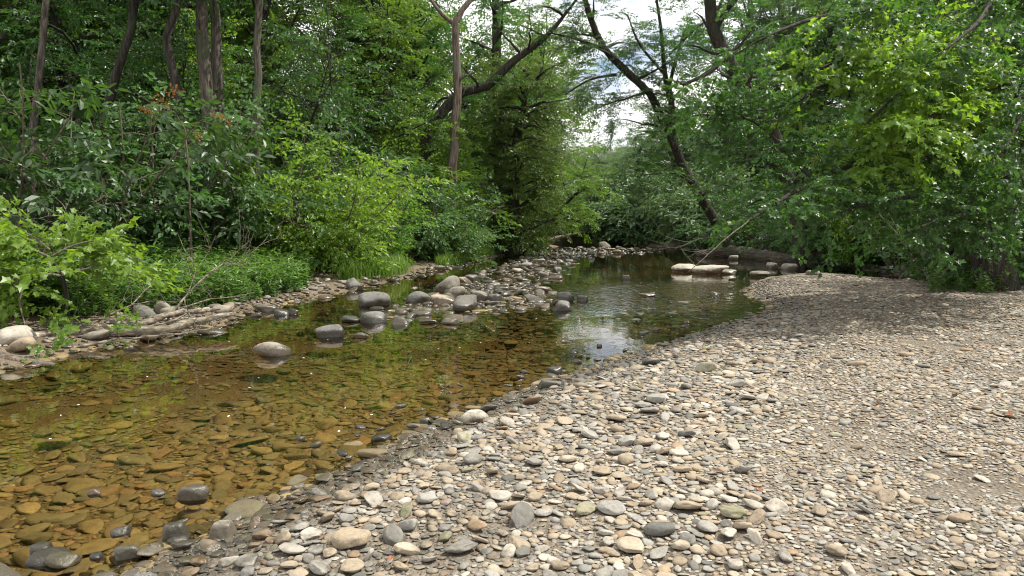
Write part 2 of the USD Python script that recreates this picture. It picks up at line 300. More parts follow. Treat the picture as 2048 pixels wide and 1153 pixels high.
def pack(rng, region, classes, k=.40, have=None):
    """Stones of falling size laid side by side. region(x, y) -> bool; classes: (size, spread, tries, bounds). Returns rows x, y, size."""
    acc = np.zeros((0, 3)) if have is None else np.asarray(have, float).reshape(-1, 3)
    first = len(acc)
    for size, spread, tries, (x0, x1, y0, y1) in classes:
        for _ in range(2):
            c = np.stack([rng.uniform(x0, x1, tries), rng.uniform(y0, y1, tries), size * np.exp(rng.normal(0, spread, tries))], 1)
            c = c[region(c[:, 0], c[:, 1])]
            if len(acc) and len(c):
                t = cKDTree(acc[:, :2]); m = min(8, len(acc))
                dist, idx = t.query(c[:, :2], k=m)
                dist, idx = dist.reshape(len(c), m), idx.reshape(len(c), m)
                c = c[(dist > k * (c[:, 2:3] + acc[idx, 2])).all(1)]
            if len(c) > 1:
                t = cKDTree(c[:, :2])
                pr = t.query_pairs(2.2 * k * size * math.exp(spread), output_type='ndarray')
                if len(pr):
                    close = np.linalg.norm(c[pr[:, 0], :2] - c[pr[:, 1], :2], axis=1) < k * (c[pr[:, 0], 2] + c[pr[:, 1], 2])
                    drop = np.zeros(len(c), bool); drop[pr[close].max(1)] = True
                    c = c[~drop]
            acc = np.vstack([acc, c])
    return acc[first:]
def in_view(x, y, m=1.0): return np.abs(x) < .72 * y + m
def quat(rng, n, tilt):
    yaw = rng.uniform(0, 2 * np.pi, n); ax = rng.uniform(0, 2 * np.pi, n); tl = np.abs(rng.normal(0, tilt, n))
    out = []
    for a, b, c in zip(yaw, ax, tl):
        cy, sy, ct, st = math.cos(a / 2), math.sin(a / 2), math.cos(c / 2), math.sin(c / 2)
        w, x, y, z = ct, st * math.cos(b), st * math.sin(b), 0.0
        out.append((w * cy - z * sy, x * cy + y * sy, y * cy - x * sy, w * sy + z * cy))
    return np.array(out)
def rot(q):
    w, x, y, z = q
    return np.array([[1 - 2 * (y * y + z * z), 2 * (x * y - w * z), 2 * (x * z + w * y)], [2 * (x * y + w * z), 1 - 2 * (x * x + z * z), 2 * (y * z - w * x)], [2 * (x * z - w * y), 2 * (y * z + w * x), 1 - 2 * (x * x + y * y)]])
def instancer(path, protos, rows, rng, sink, tilt, kinds, squash=(.8, 1.25)):
    """rows x, y, size; protos: list of (mesh, look); kinds: proto index of each row."""
    pi = UsdGeom.PointInstancer.Define(stage, path)
    for k, (m, look) in enumerate(protos):
        pr = put(f'{path}/stone' + ('' if k == 0 else f'_{k:03d}'), m, look, True)
        pi.GetPrototypesRel().AddTarget(pr.GetPath())
    q = quat(rng, len(rows), tilt)
    z = hgt(rows[:, :2]) + sink * rows[:, 2]
    s = rows[:, 2:3] * np.stack([np.ones(len(rows)), rng.uniform(*squash, len(rows)), rng.uniform(*squash, len(rows))], 1)
    pi.CreateProtoIndicesAttr(Vt.IntArray.FromNumpy(kinds.astype(np.int32)))
    pi.CreatePositionsAttr(Vt.Vec3fArray.FromNumpy(np.column_stack([rows[:, :2], z]).astype(np.float32)))
    pi.CreateOrientationsAttr(Vt.QuathArray([Gf.Quath(float(a), float(b), float(c), float(d)) for a, b, c, d in q]))
    pi.CreateScalesAttr(Vt.Vec3fArray.FromNumpy(s.astype(np.float32)))
    return pi
def lay_stone(name, rng, x, y, size, look, label, cat='stone', group=None, sink=.12, tilt=.15, sub=2, z=None, yaw=None, **shape):
    v, f = stone(rng, sub, **shape)
    q = quat(rng, 1, tilt)[0]
    v = v @ rot(q).T * size
    if yaw is not None:
        v = (stone(rng, sub, **shape)[0] * size) @ np.array([[math.cos(yaw), math.sin(yaw), 0], [-math.sin(yaw), math.cos(yaw), 0], [0, 0, 1]])
    zz = (hz(x, y) if z is None else z) + sink * size
    m = usdkit.mesh(stage, '/World/' + fresh(name), (v, f), L(look), True)
    m.AddTranslateOp().Set(Gf.Vec3d(float(x), float(y), float(zz)))
    tag(m.GetPrim(), label, cat, group)
    return m

# --- the gravel bar
rng = np.random.default_rng(11)
def on_bar(x, y):
    return in_view(x, y) & (y > 2.3) & (sd(right_land, x, y) > -.25) & (sd(bank_land, x, y) < .6)
def cobbly(x, y):      # a belt of larger cobbles along the water
    d = sd(right_land, x, y)
    return on_bar(x, y) & (d < (1.0 + 1.4 * smoothstep(13, 4, y)) * (.7 + .9 * meshkit.fbm(np.stack([x * 1.2, y * 1.2, 0 * x], -1), 3, 4)))
bar = pack(rng, cobbly, [(.130, .2, 160, (-3, 6, 2.3, 12)), (.098, .22, 2400, (-3, 6, 2.3, 14)), (.074, .2, 9000, (-3, 8, 2.3, 20)), (.06, .2, 12000, (-3, 7, 2.3, 12)), (.04, .2, 12000, (-3, 5, 2.3, 7))], k=.37)
fine = lambda a: (meshkit.fbm(np.column_stack([a[:, :2] * .8, 0 * a[:, 0]]), 3, 21) > .28) | (a[:, 2] > .075) | (a[:, 2] < .034)
bar = np.vstack([bar, pack(rng, on_bar, [(.13, .2, 50, (-2, 12, 2.3, 20)), (.085, .25, 900, (-2, 12, 2.3, 21)), (.056, .25, 13000, (-2, 13, 2.3, 21)), (.040, .2, 22000, (-2, 10, 2.3, 14)), (.030, .2, 22000, (-2, 6, 2.3, 8.5)), (.024, .2, 14000, (-2, 4, 2.3, 5.2))], k=.38, have=bar)])
LOOKS = ['stone_tan', 'stone_grey', 'stone_pale', 'stone_olive', 'stone_brown', 'stone_dark', 'stone_mauve']
COLOUR = dict(zip(LOOKS, ['tan', 'grey', 'pale cream', 'olive mossy', 'brown', 'dark grey', 'mauve red']))
def look_pick(rng, n, wet):
    dry, we = np.array([.40, .34, .19, .02, .03, .03, .008]), np.array([.28, .32, .12, .10, .09, .10, .01])
    u = rng.uniform(size=n)
    a, b = np.cumsum(dry / dry.sum()), np.cumsum(we / we.sum())
    return np.where(rng.uniform(size=n) < wet, np.searchsorted(b, u), np.searchsorted(a, u)).clip(0, 6)
bar = bar[fine(bar) | (sd(right_land, bar[:, 0], bar[:, 1]) < 1.6)]
kk = cobbly(bar[:, 0], bar[:, 1]) & (bar[:, 2] < .09) & (rng.uniform(size=len(bar)) < .12)
d_edge = sd(right_land, bar[:, 0], bar[:, 1])
kinds = look_pick(rng, len(bar), np.clip(1.1 - d_edge / 1.3, 0, 1))
dist = np.hypot(bar[:, 0], bar[:, 1])
score = np.where(np.abs(bar[:, 0]) < .69 * bar[:, 1], bar[:, 2] / dist, 0)
top = np.argsort(-score)[:300]
for i in top:
    x, y, s = bar[i]; c = COLOUR[LOOKS[kinds[i]]]
    near = d_edge[i] < .35
    lab = f'{c} cobble at the wet edge of the gravel bar' if near else f'{c} cobble lying on the dry gravel bar'
    lay_stone('cobble', rng, x, y, s, LOOKS[kinds[i]], lab, 'stone', f'{c} cobbles ' + ('along the water edge' if near else 'on the dry gravel bar'),
              sink=.17, tilt=.38, sub=3 if s / dist[i] > .02 else 2, elong=rng.uniform(1.1, 1.7), flat=rng.uniform(.32, .68), sharp=rng.choice([9, 14, 28, 45]), planes=int(rng.integers(5, 10)), lump=.10)
rest = np.setdiff1d(np.arange(len(bar)), top)
NV = 5
protos = [(stone(rng, 1 if k % 2 else 2, rng.uniform(1.1, 1.6), rng.uniform(.26, .6), [9, 16, 30, 45][k % 4], int(rng.integers(5, 10))), lk) for lk in LOOKS for k in range(NV)]
pi = instancer('/World/gravel', protos, bar[rest], rng, .10, .22, kinds[rest] * NV + rng.integers(0, NV, len(rest)))
tag(pi.GetPrim(), 'grey and tan gravel covering the bar on the right', 'gravel', kind='stuff')

# --- the stream bed
def in_stream(x, y):
    return in_view(x, y) & (y > 2.2) & (sd(right_land, x, y) < .05) & (sd(left_land, x, y) < .1)
bed = pack(rng, in_stream, [(.30, .15, 50, (-8, 5, 2.3, 14)), (.19, .22, 1500, (-8, 6, 2.2, 16)), (.13, .22, 9000, (-8, 7, 2.2, 18)), (.085, .2, 14000, (-8, 6, 2.2, 12)), (.055, .2, 12000, (-6, 3, 2.2, 8))], k=.36)
bed = bed[(meshkit.fbm(np.column_stack([bed[:, :2] * .55, 0 * bed[:, 0]]), 3, 5) > .34) | (rng.uniform(size=len(bed)) < .35)]
bdist = np.hypot(bed[:, 0], bed[:, 1])
bsc = np.where(np.abs(bed[:, 0]) < .69 * bed[:, 1], bed[:, 2] / bdist, 0)
top = np.argsort(-bsc)[:300]
for i in top:
    x, y, s = bed[i]
    lay_stone('streambed_stone', rng, x, y, s, 'bed_look', 'flat olive brown stone under the clear shallow water', 'stone', 'flat stones under the clear water',
              sink=.05, tilt=.16, sub=2, elong=rng.uniform(1.2, 1.9), flat=rng.uniform(.22, .62), sharp=rng.uniform(8, 20), planes=int(rng.integers(6, 11)), lump=.09)
rest = np.setdiff1d(np.arange(len(bed)), top)
protos = [(stone(rng, 1 if k % 2 else 2, rng.uniform(1.2, 1.8), rng.uniform(.25, .6), rng.uniform(8, 18), 8), 'bed_look') for k in range(10)]
pi = instancer('/World/streambed_gravel', protos, bed[rest], rng, .05, .14, rng.integers(0, 10, len(rest)))
tag(pi.GetPrim(), 'flat brown stones paving the stream bed', 'gravel', kind='stuff')

# ------------------------------------------------------------------ foliage
def leaf_blade(Ln, Wd, shape, rng):
    """One leaf along +x, flat in xy, a little folded and drooping. Returns (v, f)."""
    if shape == 'oval':
        xs = np.array([0, .28, .68, 1.0, .68, .28]); ys = np.array([0, .46, .40, 0, -.40, -.46])
        fold, c = .14, .5
    elif shape == 'kite':
        v = np.array([[0, 0, 0], [.42 * Ln, .5 * Wd, .12 * Wd], [Ln, 0, -.18 * Ln * rng.uniform(.2, 1.2)], [.42 * Ln, -.5 * Wd, .12 * Wd]])
        return v, np.array([[0, 2, 1], [0, 3, 2]])
    elif shape == 'diamond':
        xs = np.array([0, .42, 1.0, .42]); ys = np.array([0, .5, 0, -.5]); fold, c = .14, .45
    else:   # lobed
        xs = np.array([.0, -.06, .28, .48, .62, 1.0, .62, .48, .28, -.06]); ys = np.array([.0, .36, .33, .62, .26, 0, -.26, -.62, -.33, -.36]); fold, c = .10, .38
    z = np.abs(ys) * Wd * fold * 2 - .22 * Ln * xs**2 * rng.uniform(.2, 1.2)
    v = np.column_stack([xs * Ln, ys * Wd, z])
    v = np.vstack([v, [c * Ln, 0, -.22 * Ln * c * c]])
    n = len(xs)
    f = np.array([[n, k, (k + 1) % n] for k in range(n)])
    return v, f
def rmat(rng, roll, pitch, yaw):
    cr, sr, cp, sp, cy, sy = math.cos(roll), math.sin(roll), math.cos(pitch), math.sin(pitch), math.cos(yaw), math.sin(yaw)
    return np.array([[cy, -sy, 0], [sy, cy, 0], [0, 0, 1]]) @ np.array([[cp, 0, sp], [0, 1, 0], [-sp, 0, cp]]) @ np.array([[1, 0, 0], [0, cr, -sr], [0, sr, cr]])
def make_spray(rng, st):
    parts = []
    def along(o, yaw, length, n):
        for k in range(n):
            t = (k + .7) / n
            s = 1 if k % 2 else -1
            p = o + np.array([math.cos(yaw), math.sin(yaw), -.18 * t]) * length * t
            a = yaw + s * rng.uniform(.6, 1.15) * (1 - .45 * t)
            sc = rng.uniform(.7, 1.1) * (1 - .2 * t)
            v, f = leaf_blade(st['L'] * sc, st['W'] * sc, st['shape'], rng)
            parts.append((v @ rmat(rng, rng.normal(0, st.get('roll', .62)), rng.normal(.30, .42) + st.get('hang', 0), a).T + p, f))
        v, f = leaf_blade(st['L'], st['W'], st['shape'], rng)
        parts.append((v @ rmat(rng, rng.normal(0, .3), .2, yaw).T + o + np.array([math.cos(yaw), math.sin(yaw), -.18]) * length, f))
    along(np.zeros(3), 0, st['len'], st['n'])
    for k in range(st.get('side', 0)):
        t = (k + 1) / (st['side'] + 1.5); s = 1 if k % 2 else -1
        along(np.array([st['len'] * t, 0, -.18 * st['len'] * t * t]), s * rng.uniform(.6, 1.0), st['len'] * .55 * (1.1 - .5 * t), max(2, int(st['n'] * .5)))
    return join(parts)
STYLES = {
    'big':    dict(L=.20, W=.092, shape='oval', len=.55, n=8, hang=.2, roll=.45),
    'oval':   dict(L=.125, W=.070, shape='diamond', len=.52, n=9, side=3),
    'small':  dict(L=.065, W=.040, shape='diamond', len=.42, n=10, side=4),
    'mid':    dict(L=.16, W=.092, shape='kite', len=.75, n=9, side=5, roll=.7),
    'far':    dict(L=.22, W=.13, shape='kite', len=1.0, n=9, side=5, roll=.7),
    'maple':  dict(L=.115, W=.10, shape='lobed', len=.45, n=8, side=2, hang=.2),
    'narrow': dict(L=.12, W=.030, shape='diamond', len=.45, n=10, side=2),
}
srng = np.random.default_rng(5)
SPRAYS = {k: [make_spray(srng, s) for _ in range(5)] for k, s in STYLES.items()}
def leaves(rng, pos, dirs, style, scale=1.0, level=.55):
    """All the leaves of a crown as one mesh: a spray at each anchor."""
    pos, dirs = np.asarray(pos), unit(np.asarray(dirs))
    n = len(pos)
    dirs = unit(dirs * [1, 1, level])
    up = unit(np.array([0, 0, 1.0]) + rng.normal(0, .42, (n, 3)))
    y = unit(np.cross(up, dirs)); z = np.cross(dirs, y)
    R = np.stack([dirs, y, z], -1) * (scale * rng.uniform(.55, 1.3, n))[:, None, None]
    kind = rng.integers(0, 5, n); V, T, off = [], [], 0
    for k in range(5):
        m = kind == k
        if not m.any(): continue
        v, f = SPRAYS[style][k]
        vv = np.einsum('nij,kj->nki', R[m], v) + pos[m][:, None]
        c = m.sum()
        V.append(vv.reshape(-1, 3)); T.append((f[None] + (np.arange(c) * len(v))[:, None, None]).reshape(-1, 3) + off)
        off += c * len(v)
    return np.vstack(V), np.vstack(T)
def twigify(rng, path, per_m, bl, spm, start=.15, flat=.5, droop=.05, r=.012, sides=3):
    """Branchlets along a limb. Returns wood tubes and spray anchors."""
    seg = np.linalg.norm(np.diff(path, axis=0), axis=1); cum = np.append(0, np.cumsum(seg)); total = cum[-1]
    wood, pos, dr = [], [], []
    n = max(2, int(total * per_m))
    for t in rng.uniform(start, 1, n):
        k = min(np.searchsorted(cum, t * total, 'right') - 1, len(seg) - 1)
        p = path[k] + (path[k + 1] - path[k]) * ((t * total - cum[k]) / seg[k]); tan = unit(path[k + 1] - path[k])
        d = rng.normal(size=3); d = unit(d - tan * (d @ tan)) * [1, 1, flat] + tan * rng.uniform(.2, .9)
        length = bl * rng.uniform(.45, 1.15) * (1.05 - .45 * t)
        q = wander(rng, p, d, length, 4, .22, -droop)
        wood.append(tube(q, np.linspace(r, r * .3, 5), sides, cap=False))
        m = max(2, int(length * spm))
        for s in np.linspace(.25, 1, m):
            a = s * 4; i = min(int(a), 3)
            pos.append(q[i] + (q[i + 1] - q[i]) * (a - i))
            td = unit(q[i + 1] - q[i]); side = np.cross(td, [0, 0, 1]) * rng.choice([-1, 1]) * (1.0 if s < .95 else .1)
            dr.append(td + side * rng.uniform(.3, 1.1))
    return wood, pos, dr
def limb_paths(rng, trunk, n, lo, length, rise, top_short=.5, droop=.03, steps=7, fork=.5):
    seg = np.linalg.norm(np.diff(trunk[:, :3], axis=0), axis=1); cum = np.append(0, np.cumsum(seg))
    out = []
    for k in range(n):
        t = lo + (1 - lo) * ((k + rng.uniform(0, .9)) / n)
        p = np.array([np.interp(t * cum[-1], cum, trunk[:, c]) for c in range(3)])
        a = k * 2.4 + rng.normal(0, .4)
        tt = max(0, (t - lo) / (1 - lo)); ln = length * rng.uniform(.65, 1.2) * (1 - top_short * tt)
        out.append(wander(rng, p, [math.cos(a), math.sin(a), rise * rng.uniform(.3, 1.5) + fork * tt**1.5], ln, steps, .19, -droop))
    return out
def build_tree(prim, rng, trunk, r0, limbs, style, leaf_look, bark_look, per_m=3.0, bl=1.1, spm=3.0, scale=1.0, flat=.5, start=.2, droop=.05, r1=.25, sides=8, limb_r=None, extra=None, level=.55):
    """trunk, limbs: paths; gives the parts trunk, limbs and crown."""
    rad = r0 * (1 - (1 - r1) * np.linspace(0, 1, len(trunk))**.8)
    rad[0] *= 1.35
    path = prim.GetPath().pathString
    put(path + '/trunk', tube(trunk, rad, sides, rough=.10, rng=rng), bark_look, True)
    wood, pos, dr = [], [], []
    for q in limbs:
        lr = limb_r or max(.02, r0 * .30)
        wood.append(tube(q, np.linspace(lr, lr * .25, len(q)), 5, cap=False))
        w, p, d = twigify(rng, q, per_m, bl, spm, start, flat, droop, r=min(.014, lr * .5))
        wood += w; pos += p; dr += d
    if wood: tag(put(path + '/limbs', join(wood), bark_look, True).GetPrim(), kind='stuff')
    if pos:
        tag(put(path + '/crown', leaves(rng, pos, dr, style, scale, level), leaf_look).GetPrim(), kind='stuff')
    return len(pos)
def kind_class(name):
    c = stage.CreateClassPrim('/World/' + name)
    c.SetTypeName('Xform')
    return c
def plant(cls, name, label, cat, group, x, y, rotz, s, sz=None, z=None):
    t = thing(name, label, cat, group, (x, y, (hz(x, y) if z is None else z) - .05), rotz, (s, s, sz or s))
    t.GetPrim().GetReferences().AddInternalReference('/World/' + cls)
    t.GetPrim().SetInstanceable(True)
    return t

# kinds of trees and shrubs
def tall_kind(cls, seed, H, r, lo, nl, ll, style, lk, bk='bark_dark', rise=.35, per_m=2.4, bl=1.5, spm=2.2, scale=1.0, lean=.03):
    g = np.random.default_rng(seed); c = kind_class(cls)
    tr = wander(g, [0, 0, -.2], [g.normal(0, lean), g.normal(0, lean), 1], H * (.68 if H > 9 else .85), 14, .07, .06)
    return build_tree(c, g, tr, r, limb_paths(g, tr, nl, lo, ll, rise, *((-.25, .03, 7, 1.8) if H > 9 else (.25, .04, 7, 1.0))), style, lk, bk, per_m, bl, spm, scale)
def shrub_kind(cls, seed, H, stems, spread, style, lk, per_m=5.0, bl=.75, spm=4.0, scale=1.0, level=.55):
    g = np.random.default_rng(seed); c = kind_class(cls); path = '/World/' + cls
    wood, pos, dr = [], [], []
    for k in range(stems):
        a = k * 2.4 + g.normal(0, .3); sp = spread * g.uniform(.2, 1.1)
        q = wander(g, [.12 * math.cos(a), .12 * math.sin(a), -.1], [sp * math.cos(a), sp * math.sin(a), 1], H * g.uniform(.65, 1.1), 7, .10, -.05 * spread)
        wood.append(tube(q, np.linspace(.025, .008, len(q)), 4, cap=False))
        w, p, d = twigify(g, q, per_m, bl, spm, .06, .6, .06, .007)
        wood += w; pos += p; dr += d
    tag(put(path + '/stems', join(wood), 'twig_look', True).GetPrim(), kind='stuff')
    tag(put(path + '/crown', leaves(g, pos, dr, style, scale, level), lk).GetPrim(), kind='stuff')
    return len(pos)
tall_kind('class_tall_a', 1, 19, .24, .10, 34, 4.6, 'mid', 'leaf_mid', per_m=3.0, spm=2.8, rise=.45)
tall_kind('class_tall_b', 2, 22, .28, .14, 36, 5.0, 'mid', 'leaf_deep', 'bark_grey', per_m=3.0, spm=2.8, rise=.4)
tall_kind('class_tall_c', 3, 17, .20, .08, 32, 4.4, 'mid', 'leaf_fresh', per_m=3.0, spm=2.8, rise=.5)
tall_kind('class_far_a', 4, 16, .25, .04, 34, 4.8, 'far', 'leaf_haze_tint', per_m=2.6, spm=2.2, rise=.5)
tall_kind('class_far_b', 5, 14, .22, .04, 32, 4.4, 'far', 'leaf_haze_tint', per_m=2.6, spm=2.2, rise=.5)
tall_kind('class_under_a', 6, 7.5, .07, .07, 22, 2.7, 'oval', 'leaf_mid', rise=.3, per_m=4.0, bl=1.0, spm=3.4)
tall_kind('class_under_b', 7, 6.5, .06, .06, 20, 2.5, 'oval', 'leaf_deep', rise=.2, per_m=4.0, bl=1.0, spm=3.4)
tall_kind('class_under_c', 8, 6.0, .05, .07, 18, 2.2, 'big', 'leaf_deep', rise=.25, per_m=3.6, bl=.9, spm=3.0)
tall_kind('class_under_d', 9, 7.0, .06, .06, 20, 2.5, 'oval', 'leaf_fresh', rise=.35, per_m=4.0, bl=1.0, spm=3.4)
shrub_kind('class_shrub_a', 21, 3.0, 11, .75, 'oval', 'leaf_cool')
shrub_kind('class_shrub_b', 22, 2.6, 10, .85, 'big', 'leaf_deep', per_m=3.5, spm=3.0)
shrub_kind('class_shrub_c', 23, 3.4, 12, .65, 'oval', 'leaf_sun', per_m=6.0)
shrub_kind('class_shrub_d', 24, 2.2, 10, .95, 'small', 'leaf_mid', per_m=5.5)
shrub_kind('class_shrub_f', 26, 2.7, 12, .8, 'oval', 'leaf_fresh', per_m=6.0)
shrub_kind('class_shrub_e', 25, 3.0, 11, .8, 'far', 'leaf_haze_tint', per_m=3.5, spm=2.5)

frng = np.random.default_rng(77)
def scatter_told(cls, name, label, cat, group, pts, s=(.85, 1.2), sz=(.9, 1.15)):
    for x, y in pts:
        k = frng.uniform(*s)
        c = cls[int(frng.integers(len(cls)))] if isinstance(cls, list) else cls
        w = where(x, y)
        told = f'{TONE[c]} {label} {w}' if w else f'{TONE[c]} {label}'
        plant(c, name, told, cat, f'{TONE[c]} {group} {w or "outside"}', x, y, frng.uniform(0, 360), k, k * frng.uniform(*sz))
def spots(n, x0, x1, y0, y1, ok, gap):
    out = []
    for _ in range(n * 60):
        x, y = frng.uniform(x0, x1), frng.uniform(y0, y1)
        if ok(x, y) and all((x - a)**2 + (y - b)**2 > gap * gap for a, b in out):
            out.append((x, y))
            if len(out) == n: break
    return out
def sdl(x, y): return float(sd(left_land, np.array([x]), np.array([y]))[0])
def sdb(x, y): return float(sd(bank_land, np.array([x]), np.array([y]))[0])
def clear_gap(x, y, lo=.055, hi=.175): return not (lo < x / y < hi)
FOREST_GROUP = 'trees of the left bank wood'
TONE = {'class_tall_a': 'mid green', 'class_tall_b': 'dark green', 'class_tall_c': 'bright green', 'class_far_a': 'mid green', 'class_far_b': 'bluish green', 'class_under_a': 'mid green', 'class_under_b': 'dark green', 'class_under_c': 'large leaved', 'class_under_d': 'bright green',
        'class_shrub_a': 'cool green', 'class_shrub_b': 'large leaved', 'class_shrub_c': 'bright', 'class_shrub_d': 'small leaved', 'class_shrub_e': 'bluish green', 'class_shrub_f': 'fresh green'}
NEARBY = [(60, 'by the leftmost thin trunk'), (230, 'left of the twisted trunk'), (355, 'around the twisted dark trunk'), (430, 'around the paired grey trunks'), (515, 'around the straight trunk'), (640, 'behind the tall sunlit bush'), (760, 'behind the fresh green bush'), (905, 'around the bare snag'), (1030, 'around the vine hung tree'),
          (1180, 'below the open sky'), (1300, 'before the long leaning trunk'), (1440, 'around the long leaning trunk'), (1560, 'around the thick bent trunk'), (1720, 'behind the arching limbs'), (1850, 'left of the massive trunk'), (1985, 'around the massive trunk')]
def where(x, y):
    u = 1024 + F * x / max(y, 1)
    return min(NEARBY, key=lambda n: abs(n[0] - u))[1] if -60 < u < 2110 else None
# left bank: front row of shrubs, placed by eye
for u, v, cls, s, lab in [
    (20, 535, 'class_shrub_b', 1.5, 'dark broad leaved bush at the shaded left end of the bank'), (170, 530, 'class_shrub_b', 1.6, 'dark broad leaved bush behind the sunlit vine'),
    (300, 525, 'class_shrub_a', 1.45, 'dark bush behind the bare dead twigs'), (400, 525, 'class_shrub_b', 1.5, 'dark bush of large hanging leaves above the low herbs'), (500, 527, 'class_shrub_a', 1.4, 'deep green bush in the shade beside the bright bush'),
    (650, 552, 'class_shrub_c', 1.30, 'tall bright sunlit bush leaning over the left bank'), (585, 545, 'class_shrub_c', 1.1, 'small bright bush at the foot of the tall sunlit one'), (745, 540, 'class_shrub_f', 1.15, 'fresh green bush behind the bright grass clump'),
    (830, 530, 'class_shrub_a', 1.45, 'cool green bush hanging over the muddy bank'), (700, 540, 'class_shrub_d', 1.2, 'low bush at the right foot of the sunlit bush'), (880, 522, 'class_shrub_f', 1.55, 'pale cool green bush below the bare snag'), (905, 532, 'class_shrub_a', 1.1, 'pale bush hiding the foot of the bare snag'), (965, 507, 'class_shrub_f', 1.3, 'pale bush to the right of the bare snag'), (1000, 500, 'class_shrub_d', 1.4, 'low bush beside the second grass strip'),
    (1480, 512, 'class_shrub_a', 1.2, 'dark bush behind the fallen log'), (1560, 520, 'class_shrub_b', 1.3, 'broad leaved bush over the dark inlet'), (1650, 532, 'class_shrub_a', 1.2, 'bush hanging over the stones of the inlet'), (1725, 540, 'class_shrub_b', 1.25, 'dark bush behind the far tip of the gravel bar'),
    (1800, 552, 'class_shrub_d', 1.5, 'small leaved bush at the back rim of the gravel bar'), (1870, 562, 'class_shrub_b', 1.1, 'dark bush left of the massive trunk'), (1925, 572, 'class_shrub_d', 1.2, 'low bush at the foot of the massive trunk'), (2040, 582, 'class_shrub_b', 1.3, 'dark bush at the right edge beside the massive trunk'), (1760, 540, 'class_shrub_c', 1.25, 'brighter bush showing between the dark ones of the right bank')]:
    p = GT(u, v, .5); p = p * (p[1] + (1.1 if u < 700 or u > 1200 else 2.3)) / p[1]
    plant(cls, 'shrub', lab, 'bush', None, p[0], p[1], frng.uniform(0, 360), s, s * frng.uniform(.95, 1.1))
back = spots(26, -24, -4, 16, 34, lambda x, y: sdl(x, y) > 3.0 and x > -.80 * y - 2 and not (-.12 < x / y < -.04) and not (y < 23 and -.72 < x / y < -.30), 1.7)
scatter_told(['class_under_a', 'class_under_b', 'class_under_c', 'class_under_d', 'class_under_b'], 'understory_tree', 'understory tree on the left bank', 'tree', FOREST_GROUP + ', small', back, (.85, 1.2))
scatter_told(['class_shrub_a', 'class_shrub_b', 'class_shrub_d'], 'shrub', 'bush in the shade of the left wood', 'bush', 'bushes under the left bank trees', spots(22, -22, -4, 17, 30, lambda x, y: sdl(x, y) > 3.2 and x > -.80 * y - 2, 1.4), (.9, 1.3))
scatter_told(['class_tall_a', 'class_tall_b', 'class_tall_c'], 'forest_tree', 'tall tree of the left wood', 'tree', FOREST_GROUP, spots(30, -38, -5, 19, 58, lambda x, y: sdl(x, y) > 6.0 and x > -.85 * y - 4 and not (-.115 < x / y < -.05 and y < 42) and not (y < 25 and -.72 < x / y < -.28), 3.6))
# left bank farther upstream
scatter_told(['class_shrub_e', 'class_shrub_a', 'class_shrub_d'], 'shrub', 'bush along the upstream left bank', 'bush', 'bushes along the left bank upstream', spots(14, -8, 3, 27, 50, lambda x, y: 1.6 < sdl(x, y) < 5 and (y > 33 or x > -1 or x < -4.5), 1.8), (.9, 1.3))
scatter_told(['class_under_a', 'class_under_d', 'class_under_b'], 'understory_tree', 'small tree on the upstream left bank', 'tree', 'small trees on the left bank upstream', spots(12, -10, 2, 28, 52, lambda x, y: sdl(x, y) > 3.0 and clear_gap(x, y) and not (-.115 < x / y < -.05 and y < 40), 2.4))
# right bank
scatter_told(['class_shrub_b', 'class_shrub_a', 'class_shrub_d'], 'shrub', 'bush along the shaded right bank', 'bush', 'bushes along the right bank', spots(20, 7, 24, 13, 38, lambda x, y: .9 < sdb(x, y) < 4.0 and x < .85 * y + 3, 1.5), (.75, 1.15))
scatter_told(['class_under_a', 'class_under_d', 'class_under_c', 'class_under_b'], 'understory_tree', 'understory tree of the right bank', 'tree', 'small trees of the right bank wood', spots(22, 9, 30, 15, 42, lambda x, y: sdb(x, y) > 2.5 and x < .85 * y + 4, 2.0))
scatter_told(['class_tall_a', 'class_tall_c', 'class_tall_b'], 'forest_tree', 'tall tree of the right bank', 'tree', 'trees of the right bank wood', spots(20, 9, 42, 17, 60, lambda x, y: sdb(x, y) > 6.0 and x < .9 * y + 4 and clear_gap(x, y, -1, .24), 3.6))
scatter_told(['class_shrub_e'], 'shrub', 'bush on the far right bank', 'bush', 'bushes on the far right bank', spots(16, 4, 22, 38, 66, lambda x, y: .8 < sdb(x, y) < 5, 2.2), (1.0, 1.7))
# far bank and the wood beyond the bend
scatter_told(['class_far_a', 'class_far_b'], 'far_tree', 'haze tinted far tree beyond the bend', 'tree', 'trees beyond the river bend', spots(22, -14, 34, 66, 105, lambda x, y: sdb(x, y) > 3 and clear_gap(x, y, .04, .22), 5.0), (.75, 1.0))
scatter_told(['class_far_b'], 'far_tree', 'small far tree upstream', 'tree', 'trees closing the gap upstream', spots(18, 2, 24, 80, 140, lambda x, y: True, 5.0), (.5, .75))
for u, d, cls, lab in [(970, 48, 'class_tall_a', 'broad leafy tree right behind the bare snag'), (1040, 52, 'class_tall_c', 'bright tree behind the tree hung with brownish vines'), (845, 46, 'class_tall_c', 'bright tall tree to the left of the bare snag'), (1000, 57, 'class_tall_b', 'deep green tree behind the ivy clad trunk'), (1058, 64, 'class_far_a', 'tree at the left rim of the open sky'), (800, 38, 'class_tall_a', 'leafy tree behind the fresh green bush'), (770, 33, 'class_tall_c', 'bright leafy tree above the grass clump'), (715, 40, 'class_tall_a', 'tall tree above the sunlit bush where sky shows between leaves')]:
    p = P(u, 445, d)
    plant(cls, 'forest_tree', lab, 'tree', None, p[0], p[1], frng.uniform(0, 360), frng.uniform(.9, 1.1))
